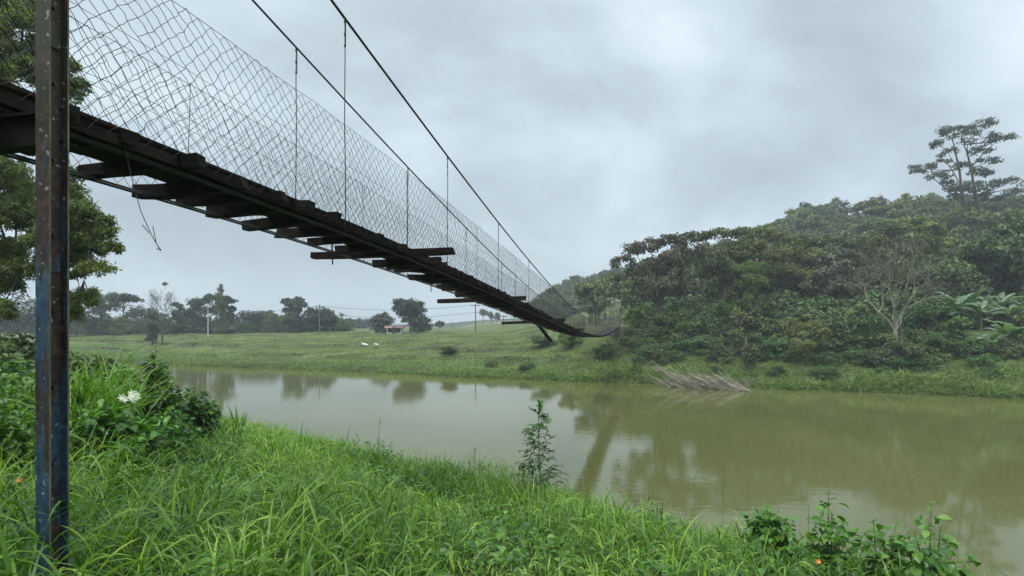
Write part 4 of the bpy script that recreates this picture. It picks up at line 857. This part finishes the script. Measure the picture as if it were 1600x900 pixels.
# low broad leaved weeds mixed in the grass
N = 34000; xy = near_points(N, -5, 9.6); msk = fbm(xy[:, 0]/1.5, xy[:, 1]/1.5, 41)+.16*np.clip((-xy[:, 0]-1)/3, 0, 1.6)+.12*(xy[:, 0] > 2.5) > .02; xy = xy[msk]; N = len(xy)
z0 = gz(xy[:, 0], xy[:, 1])+rng.uniform(.05, .42, N); az = rng.uniform(0, 6.28, N)
A = np.stack([np.cos(az), np.sin(az), rng.uniform(-.4, .5, N)], 1); Nn = norm(np.stack([rng.normal(0, .4, N), rng.normal(0, .4, N), np.ones(N)], 1)); s_ = rng.uniform(.045, .12, N)*(1+.25*(xy[:, 0] < -2))
mb = MB(); leaves(mb, np.stack([xy[:, 0], xy[:, 1], z0], 1), A, Nn, s_*1.2, s_*.8, np.clip(rng.normal(.45, .17, N), 0, 1), seg=2, fold=.12)
tag(mb.build('broadleaf_weeds', M['leaf_bright']), 'low broad leaved weeds mixed in the near grass', 'weeds', kind='stuff')
# far bank grass
N = 330000; X_ = rng.uniform(-105, 75, N); tt = 50*rng.uniform(size=N)**1.7; Y_ = np.interp(X_, WX, WY)+tt/.89+rng.uniform(-.3, .3, N)
ok = np.abs(X_/Y_) < 1.02; X_, Y_, tt = X_[ok], Y_[ok], tt[ok]; N = len(X_)
tt = tfar(X_, Y_); ok = (tt > -.5); X_, Y_, tt = X_[ok], Y_[ok], tt[ok]; N = len(X_)
tuft = np.clip(.9+2.4*fbm(X_/3.5, tt/1.6, 51)+1.2*fbm(X_/1.2, Y_/1.2, 52), .25, 2.2); hh = (.16+.55*np.exp(-tt/4)+.40*sstep(-6, 10, X_)*np.exp(-tt/14))*tuft
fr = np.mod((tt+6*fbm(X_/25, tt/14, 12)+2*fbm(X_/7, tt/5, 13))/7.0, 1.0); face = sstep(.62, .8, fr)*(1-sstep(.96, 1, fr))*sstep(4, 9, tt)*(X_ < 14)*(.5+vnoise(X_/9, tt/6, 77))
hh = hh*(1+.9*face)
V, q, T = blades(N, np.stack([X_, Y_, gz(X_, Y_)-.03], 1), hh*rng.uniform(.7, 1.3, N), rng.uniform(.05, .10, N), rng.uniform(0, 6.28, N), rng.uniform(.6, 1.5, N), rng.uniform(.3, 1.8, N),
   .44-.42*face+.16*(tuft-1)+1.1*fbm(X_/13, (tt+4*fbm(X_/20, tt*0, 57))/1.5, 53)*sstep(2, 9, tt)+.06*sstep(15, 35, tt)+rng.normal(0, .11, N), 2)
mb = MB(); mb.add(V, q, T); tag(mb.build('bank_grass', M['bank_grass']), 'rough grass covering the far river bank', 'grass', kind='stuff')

# ------------------------------------------------------------------ near shrubs and plants
def plant(name, label, cat, base, stems, leafm, L0, W0, nl, g, tint=.45, droop=.3, group=None, seg=2, start=.15, cl=.0, body=0):
    """stems: list of (dx, dy, dz) tips; leaves set spirally along every stem"""
    root = empty(name, base); tag(root, label, cat, group); mb = MB(); lf = MB()
    for tip in stems:
        tip = np.array(tip, float); m_ = tip*.5+np.array([0, 0, .14*np.linalg.norm(tip)])*(np.linalg.norm(tip[:2]) > .2)+g.normal(0, .04, 3); tt = np.linspace(0, 1, 9)[:, None]; Q = m_*2*tt*(1-tt)+tip*tt**2
        tube(mb, Q, np.linspace(.011, .003, 9), 5, .5)
        f = np.linspace(start, 1, nl)+g.normal(0, .01, nl); P = np.stack([np.interp(f, tt[:, 0], Q[:, k]) for k in range(3)], 1); az = np.arange(nl)*2.4+g.uniform(0, 6)
        A = np.stack([np.cos(az), np.sin(az), g.uniform(-.1, .5, nl)+f*.5-droop], 1); Nn = np.stack([-np.cos(az)*.4, -np.sin(az)*.4, np.ones(nl)], 1)+g.normal(0, .3, (nl, 3))
        sc = g.uniform(.7, 1.15, nl)*np.clip(1.35-f*.75, .4, 1.2)
        leaves(lf, P+g.normal(0, cl, (nl, 3)), A, Nn, L0*sc, W0*sc, np.clip(tint+.22*(f-.5)+g.normal(0, .10, nl), 0, 1), seg=seg, fold=.14)
        if body:
            for q in (.42, .68, .85):
                k = int(body*(1.25-q)); dd = rdir(k, g); P = tip*q+dd*np.array([.30, .30, .24])*(1.35-q)*g.uniform(.4, 1, (k, 1)); A = dd*[1, 1, .3]+g.normal(0, .4, (k, 3))+[0, 0, -.25]; Nn = dd*.4+[0, 0, 1.]+g.normal(0, .3, (k, 3))
                leaves(lf, P, A, Nn, L0*g.uniform(.6, 1.15, k), W0*g.uniform(.7, 1.15, k), np.clip(tint+.10*dd[:, 2]+g.normal(0, .12, k), 0, 1), seg=seg, fold=.14)
    mb.build('stems', M['stem'], root); lf.build('foliage', M[leafm], root); return root
def on(u_, Y): x = (u_-800)/F*Y; return np.array([x, Y, gz1(x, Y)])
def tips(base, pts, Y, g, dy=.4): return [at(a, b, Y+g.uniform(-dy, dy))-base for a, b in pts]
g = np.random.default_rng(500)
b = on(243, 10.5); plant('leafy_shrub', 'dark glossy shrub with a pointed leafy top at the left riverside', 'shrub', b, tips(b, [(243, 542), (238, 560), (250, 565), (228, 580), (258, 585), (215, 595), (270, 600), (245, 590), (225, 610), (262, 615), (240, 605), (205, 600)], 10.5, g), 'leaf_bright', .19, .09, 44, g, .26, body=90)
b = on(285, 11.6); plant('leafy_shrub', 'lower shrub lobe drooping towards the water at the left', 'shrub', b, tips(b, [(318, 612), (325, 622), (306, 600), (335, 628), (300, 615), (290, 605), (312, 632), (280, 620), (330, 645), (298, 640)], 11.6, g), 'leaf_bright', .20, .09, 34, g, .30, body=80)
b = on(175, 9.4); plant('leafy_shrub', 'bright bushy shrub left of the dark glossy one', 'shrub', b, tips(b, [(175, 570), (190, 555), (205, 552), (160, 585), (195, 580), (150, 600), (210, 590), (180, 600)], 9.4, g, .6), 'leaf_bright', .13, .06, 40, g, .5, body=110)
b = on(60, 8.4); plant('leafy_shrub', 'leafy shrub just behind the steel post', 'shrub', b, tips(b, [(30, 560), (60, 575), (90, 570), (20, 590), (45, 600), (75, 600), (110, 590), (10, 610), (125, 600)], 8.4, g, .8), 'leaf_bright', .12, .06, 42, g, .42, body=110)
b = on(10, 6.4); plant('leafy_shrub', 'shrub at the extreme left edge, left of the steel post', 'shrub', b, tips(b, [(-30, 600), (0, 580), (25, 620), (40, 640), (-10, 640), (15, 660), (-40, 640)], 6.4, g, .5), 'leaf_bright', .11, .055, 40, g, .4, body=100)
b = on(165, 7.6); plant('heart_leaf_vine', 'low vine with broad heart shaped leaves below the white flowers', 'vine', b, tips(b, [(125, 640), (145, 630), (165, 625), (190, 645), (205, 640), (230, 660), (175, 665), (140, 670), (250, 650), (120, 660), (215, 680), (270, 665)], 7.6, g, .7), 'leaf_bright', .15, .13, 22, g, .4, droop=.7, body=55)
b = on(258, 9.4); plant('leafy_shrub', 'small leafy shrub in front of the dark glossy one', 'shrub', b, tips(b, [(258, 640), (275, 632), (240, 645), (290, 650), (225, 650), (300, 662), (265, 660)], 9.4, g, .5), 'leaf_bright', .12, .07, 26, g, .42, body=80)
# white flowers
P = at(204, 620, 7.3); root = empty('white_flower', P); tag(root, 'cluster of white lily like flowers in the left shrubs', 'flower')
wm = leaf_mat('white_petals', [(0, (.65, .65, .6)), (.5, (.8, .8, .76)), (1, (.85, .85, .82))], hue=0, val=0, trans=.3)
for k in range(10):
    mb = MB(); c = g.normal(0, .03, 3)*[1.3, 1, .9]; az = np.arange(6)*1.05+g.uniform(0, 6); A = np.stack([np.cos(az), -.6+.2*np.sin(az), np.sin(az)], 1); leaves(mb, np.repeat([c], 6, 0), A, A*0+[0, -1, .1], .06, .022, .6, seg=2); mb.build('petals', wm, root)
mb = MB(); tube(mb, [(0, .02, 0), (.02, .05, -.35), (.0, .1, -.9)], .006, 5); mb.build('stem', M['stem'], root)
# strap leaved clumps
def strap(name, label, cat, base, n_, L_, W_, lean, g, mat='grass', tint=.45, bend=.9, up=(.9, 1.45)):
    root = empty(name, base); tag(root, label, cat); mb = MB(); k = n_
    V, q, T = blades(k, g.normal(0, lean, (k, 3))*[1, 1, 0], L_*g.uniform(.6, 1.1, k), W_*g.uniform(.7, 1.1, k), g.uniform(0, 6.28, k), g.uniform(*up, k), g.uniform(.2, bend, k), np.clip(tint+g.normal(0, .08, k), 0, 1), 7)
    mb.add(V, q, T); mb.build('leaves', M[mat], root); mb = MB(); tube(mb, [(0, 0, -.2), (0, 0, .12)], lean+.02, 6); mb.build('stem_base', M['stem'], root); return root
b = on(150, 8.2)+[0, 0, .75]; strap('elephant_grass', 'tall clump of long bright grass blades right of the post', 'grass clump', b, 170, 1.45, .038, .26, g, tint=.42, bend=1.3)
b = on(112, 7.4)+[0, 0, .45]; strap('elephant_grass', 'clump of long grass blades close behind the steel post', 'grass clump', b, 80, 1.3, .03, .18, g, tint=.42, bend=1.4)
b = on(240, 8.8)+[0, 0, .25]; strap('upright_grass', 'small upright bright grass tuft in front of the shrubs', 'grass clump', b, 14, .8, .045, .04, g, tint=.75, bend=.7)
b = at(370, 690, 13.0); b[2] = gz1(b[0], 13.0)+.3; strap('strap_leaf_plant', 'dark lily like plant with broad pointed leaves at the bank edge', 'plant', b, 13, .95, .11, .03, g, 'leaf_bright', .22, .6, (.7, 1.5))
b = on(20, 5.2); strap('elephant_grass', 'arching grass clump left of the steel post', 'grass clump', b, 60, 1.1, .025, .15, g, tint=.5, bend=1.8)
# tall solitary weed
Yw_ = 10.2; b = on(842, Yw_); tipz = at(843, 628, Yw_)-b; root = empty('tall_weed', b); tag(root, 'solitary tall weed with narrow drooping leaves against the water', 'weed'); mb = MB(); lf = MB()
H = tipz[2]; zz2 = np.linspace(0, H, 12); mainP = np.stack([np.linspace(0, tipz[0], 12)+.02*np.sin(zz2*3), 0*zz2, zz2], 1); tube(mb, mainP, np.linspace(.016, .004, 12), 6)
for f in np.linspace(.18, .99, 60):
    p = np.array([np.interp(f*H, zz2, mainP[:, k]) for k in range(3)]); az = g.uniform(0, 6.28); bl = max(.40*(1-f)**.6*g.uniform(.6, 1.15), .02) if f < .9 else .02
    q_ = p+np.array([np.cos(az)*bl, np.sin(az)*bl, bl*.55]); tube(mb, [p, (p+q_)/2+[0, 0, -.01], q_], [.004, .003, .002], 4); k = 6 if f < .9 else 3
    ff = np.linspace(.25, 1, k)[:, None]; P = p+(q_-p)*ff; a2 = az+g.normal(0, .9, k); A = np.stack([np.cos(a2), np.sin(a2), g.uniform(-.5, .35, k)+(f > .88)*.9], 1)
    leaves(lf, P, A, np.stack([-A[:, 0]*.3, -A[:, 1]*.3, np.ones(k)], 1), .175*g.uniform(.7, 1.2, k)*(1.15-.35*f), .042, np.clip(.12+.5*f**4+g.normal(0, .07, k), 0, 1), seg=2)
mb.build('stems', M['stem'], root); lf.build('foliage', M['leaf_bright'], root)
# climbing broad leaved plants at right
for k, (u_, Y, pts, lab) in enumerate(((1292, 6.9, [(1295, 768), (1300, 800), (1280, 815), (1320, 810), (1262, 830), (1335, 830)], 'climbing leafy stem rising highest over the water at the lower right'),
  (1385, 6.5, [(1365, 812), (1400, 820), (1420, 830), (1350, 830), (1440, 845), (1380, 845)], 'low bramble with broad round leaves between the two climbing stems'),
  (1450, 6.2, [(1455, 786), (1450, 810), (1470, 825), (1430, 835), (1495, 850), (1520, 868)], 'climbing leafy stem nearest the lower right corner'),
  (1200, 7.3, [(1195, 792), (1185, 800), (1215, 800), (1230, 808), (1175, 815)], 'leafy grass topped tuft left of the climbing stems'))):
    b = on(u_, Y); plant('climbing_plant', lab, 'plant', b, tips(b, pts, Y, g, .25), 'leaf_bright', .14, .10, 17 if k != 3 else 22, g, .46, droop=.35, body=16 if k != 3 else 45)
for k, (u_, Y, pts, lab) in enumerate(((590, 12.2, [(575, 688), (590, 682), (612, 692), (560, 700), (630, 705), (600, 700)], 'leafy weed tuft standing up at the bank edge left of centre'),
  (395, 13.2, [(385, 690), (405, 684), (420, 692), (440, 694), (370, 695)], 'low leafy weeds beside the lily like plant'), (510, 12.6, [(500, 690), (520, 694), (540, 692), (480, 694)], 'sparse leafy weeds at the bank edge before the pale water'),
  (690, 11.4, [(680, 728), (700, 720), (715, 735), (660, 722)], 'narrow weed tuft at the bank edge left of the solitary weed'), (1010, 8.6, [(1000, 790), (1020, 782), (1035, 800)], 'small weed tuft at the bank edge near the bridge reflection'))):
    b = on(u_, Y); plant('weed_tuft', lab, 'weed', b, tips(b, pts, Y, g, .3), 'leaf_bright', .11, .05, 22, g, .40, droop=.25, body=24)
for k, (u_, v_, lab) in enumerate(((1088, 742, 'single tall dark grass stalk left of the two bent ones'), (1130, 750, 'bent pale grass stalk over the water'), (1268, 790, 'thin arching grass stalk before the climbing plants'), (588, 655, 'thin feathery stalk at the bank edge left of centre'), (520, 690, 'thin seeding stalk at the bank edge'), (735, 700, 'thin feathery stalk left of the solitary weed'))):
    Y = 8.0 if u_ > 1000 else 12.0; x = (u_-800)/F*Y; Y = min(Y, (8.7)/(.617*(u_-800)/F+.787)); b = on(u_, Y); tp = at(u_+g.uniform(-6, 10), v_, Y)-b; m_ = tp*.5+[g.uniform(-.04, .04), 0, .05]; tt = np.linspace(0, 1, 9)[:, None]; Q = m_*2*tt*(1-tt)+tp*tt**2
    mb = MB(); tube(mb, Q, np.linspace(.004, .0015, 9), 4, .5); root = empty('grass_stalk', b); tag(root, lab, 'grass stalk'); mb.build('stalk', M['stem'], root); mb = MB(); kk = 14; f = g.uniform(.6, 1, kk); P = np.stack([np.interp(f, tt[:, 0], Q[:, c]) for c in range(3)], 1); leaves(mb, P, np.stack([g.normal(0, .5, kk), g.normal(0, .5, kk), np.ones(kk)], 1), np.tile([0, -1., 0], (kk, 1)), .06, .008, .5); mb.build('seed_head', M['grass'], root)
# small orange leaves
om = rough_mat('orange_leaf', [(.3, (.5, .16, .03)), (.7, (.65, .25, .06))], 9, .6, 0)
for k, (u_, v_, Y, lab) in enumerate(((31, 751, 4.6, 'small orange flower in the grass left of the post'), (171, 817, 4.9, 'small orange flower in the grass right of the post'), (470, 788, 6.2, 'tiny orange flower in the middle of the left grass'), (1278, 878, 4.6, 'yellow orange withered leaf under the climbing stems'))):
    P = at(u_, v_, Y); P[2] = max(P[2], gz1(P[0], Y)+.38); root = empty('orange_flower', P); tag(root, lab, 'flower'); mb = MB(); az = np.arange(6)*1.05; leaves(mb, np.zeros((6, 3)), np.stack([np.cos(az), np.sin(az)*.5-.4, np.sin(az)*.5+.3], 1), np.tile([0, -.7, .7], (6, 1)), .028, .02, .5); mb.build('petals', om, root)
    mb = MB(); tube(mb, [(0, 0, 0), (.02, .02, -.35)], .003, 4); mb.build('stem', M['stem'], root)

g = np.random.default_rng(640)
for k, (u_, Y, s_) in enumerate(((-60, 15, 1.0), (-15, 16, 1.0), (28, 16.5, .95), (75, 16, .85), (118, 17, .9), (160, 16.5, .8), (205, 15.5, .7), (50, 13, .75), (128, 13.2, .7), (0, 12.5, .85), (-40, 11, .8))):
    b = on(u_, Y); put('riverside_bush', (sp_ if k % 3 else sf)[k % 3], (b[0], b[1], b[2]-.15), s_, g.uniform(0, 6.3), 'leafy green bush of the rank growth behind the left shrubs on the near bank', 'bush', 'bushes behind the left shrubs on the near bank', sz=s_*g.uniform(.85, 1.05))
# ------------------------------------------------------------------ near tree at left
g = np.random.default_rng(800); YT_ = 17.0; base = on(-95, YT_); root = empty('overhanging_tree', base); tag(root, 'big tree with fine drooping foliage at the left edge behind the bridge', 'tree')
rows = [(0, 20, 34, 26), (35, 45, 26, 20), (20, 90, 30, 20), (-30, 60, 40, 40), (45, 110, 22, 14), (-20, 120, 40, 24), (60, 75, 22, 14), (100, 110, 24, 12), (120, 135, 22, 9), (105, 150, 24, 10), (70, 130, 26, 14), (15, 0, 30, 16), (60, 20, 20, 12), (-40, -10, 50, 30),
  (5, 275, 34, 24), (35, 300, 28, 20), (-30, 300, 40, 40), (20, 345, 34, 24), (60, 330, 28, 24), (100, 305, 28, 18), (95, 345, 30, 22), (130, 340, 26, 18), (155, 365, 24, 14), (175, 388, 15, 8), (140, 395, 26, 13), (105, 390, 28, 18), (60, 385, 24, 18), (15, 400, 30, 20), (-30, 400, 40, 30), (150, 420, 22, 9), (80, 325, 26, 20), (120, 370, 26, 18), (85, 365, 26, 20), (112, 410, 22, 14), (85, 410, 26, 18), (142, 366, 22, 14), (60, 355, 26, 20), (30, 330, 28, 20), (35, 425, 24, 16), (0, 340, 30, 24), (115, 275, 20, 10), (120, 430, 18, 8), (165, 345, 12, 6), (15, 450, 20, 14), (0, 490, 20, 14),
  (130, 470, 17, 15), (118, 495, 12, 18), (145, 460, 10, 8), (-20, 460, 30, 30)]
C, Rr = clumps_px(rows, YT_, base, g, 1.6)
mb = MB(); fork = np.array([0, 0, 3.2]); tube(mb, [(0, 0, -1), (0, 0, 1.2), fork, (.2, 0, 8)], [.42, .34, .28, .12], 9)
order = np.argsort(np.linalg.norm(C-np.array([.5, 0, 5.0]), axis=1)); done = [np.array([0.05, 0, z_]) for z_ in (3.2, 4.5, 6, 7.8)]; rad = [.11, .10, .09, .07]
for k in order:
    c = C[k]; dd = [np.linalg.norm(c-q)+(1.2 if i_ < 4 else 0) for i_, q in enumerate(done)]; w_ = int(np.argmin(dd)); a = done[w_]; r1 = rad[w_]*.8; r2 = max(r1*.6, .012)
    tt = np.linspace(0, 1, 7)[:, None]; m_ = (a+c)/2+[0, 0, .15]+g.normal(0, .12, 3); Q = a*(1-tt)**2+2*m_*tt*(1-tt)+c*tt**2; tube(mb, Q, np.linspace(r1, r2, 7), 6, cap=False); done.append(c); rad.append(r2)
    for _ in range(9): e = c+rdir(1, g)[0]*Rr[k]*1.0; tube(mb, [Q[4], (Q[5]+e)/2+g.normal(0, .06, 3), e], [.014, .009, .004], 4, cap=False)
mb.build('trunk', M['bark'], root, True)
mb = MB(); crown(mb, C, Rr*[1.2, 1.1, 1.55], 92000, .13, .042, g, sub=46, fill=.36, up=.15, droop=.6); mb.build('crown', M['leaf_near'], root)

# ------------------------------------------------------------------ washed up cane pile
g = np.random.default_rng(900); Yp = 54.0
def cane(a, b, r):
    mb = MB(); tt = np.linspace(0, 1, 6)[:, None]; Q = a+(b-a)*tt+np.array([0, 0, -1])*.10*np.linalg.norm(b-a)/3*(4*tt*(1-tt))*g.uniform(-.6, 1.4)+g.normal(0, .05, (6, 3))*tt; tube(mb, Q, np.linspace(r, r*.5, 6), 5, float(g.uniform(.2, 1)), cap=False); return tag(mb.build('bamboo_cane', M['bamboo']), 'dry bare cane lying in the washed up heap at the far waterline', 'cane', 'canes in the washed up heap')
def onwater(u_, v_): return at(u_, v_, -WATER*F/(v_-HV))
for k in range(84):
    f = g.uniform(0, 1)**.8; ul = 1050+128*f+g.normal(0, 4); vl = min(603.5+9*f+g.normal(0, .8), 613.5); ln = g.uniform(26, 66)*(1-.1*f); sl = g.uniform(.34, .62)+.2*f
    a = onwater(ul, vl); a[2] -= .05; c = at(ul-ln*1.15*g.uniform(.7, 1.15), vl-ln*sl*g.uniform(.6, 1.15), a[1]+g.uniform(.3, 1.8)); c[2] = max(c[2], gz1(c[0], c[1])+.12)
    cane(a, c, g.uniform(.028, .05))
for (u1, v1, u2, v2) in ((1003, 568, 1095, 604), (1008, 576, 1070, 598), (1015, 572, 1110, 600), (1005, 580, 1060, 592), (1157, 590, 1178, 612)):
    a = onwater(u2, v2); c = at(u1, v1, a[1]+1.2); c[2] = max(c[2], gz1(c[0], c[1])+.15); cane(a, c, .035)
mb = MB(); k = 420; f = g.uniform(0, 1, k); ctr = np.array([onwater(1040+125*q, 602.5+7*q)+[0, g.uniform(0, 1.3), 0] for q in f]); ctr[:, 2] = WATER+g.uniform(.0, .8, k)*np.sin(np.clip(f, .08, .95)*np.pi)**.6
d = norm(np.stack([g.normal(.8, .4, k), g.normal(-.4, .4, k), g.normal(-.35, .3, k)], 1))*g.uniform(.25, .7, (k, 1)); segs(mb, ctr-d, ctr+d, .013, 3, .25); tag(mb.build('brush_debris', M['bamboo']), 'matted twigs and brush filling the washed up heap', 'brush', kind='stuff')
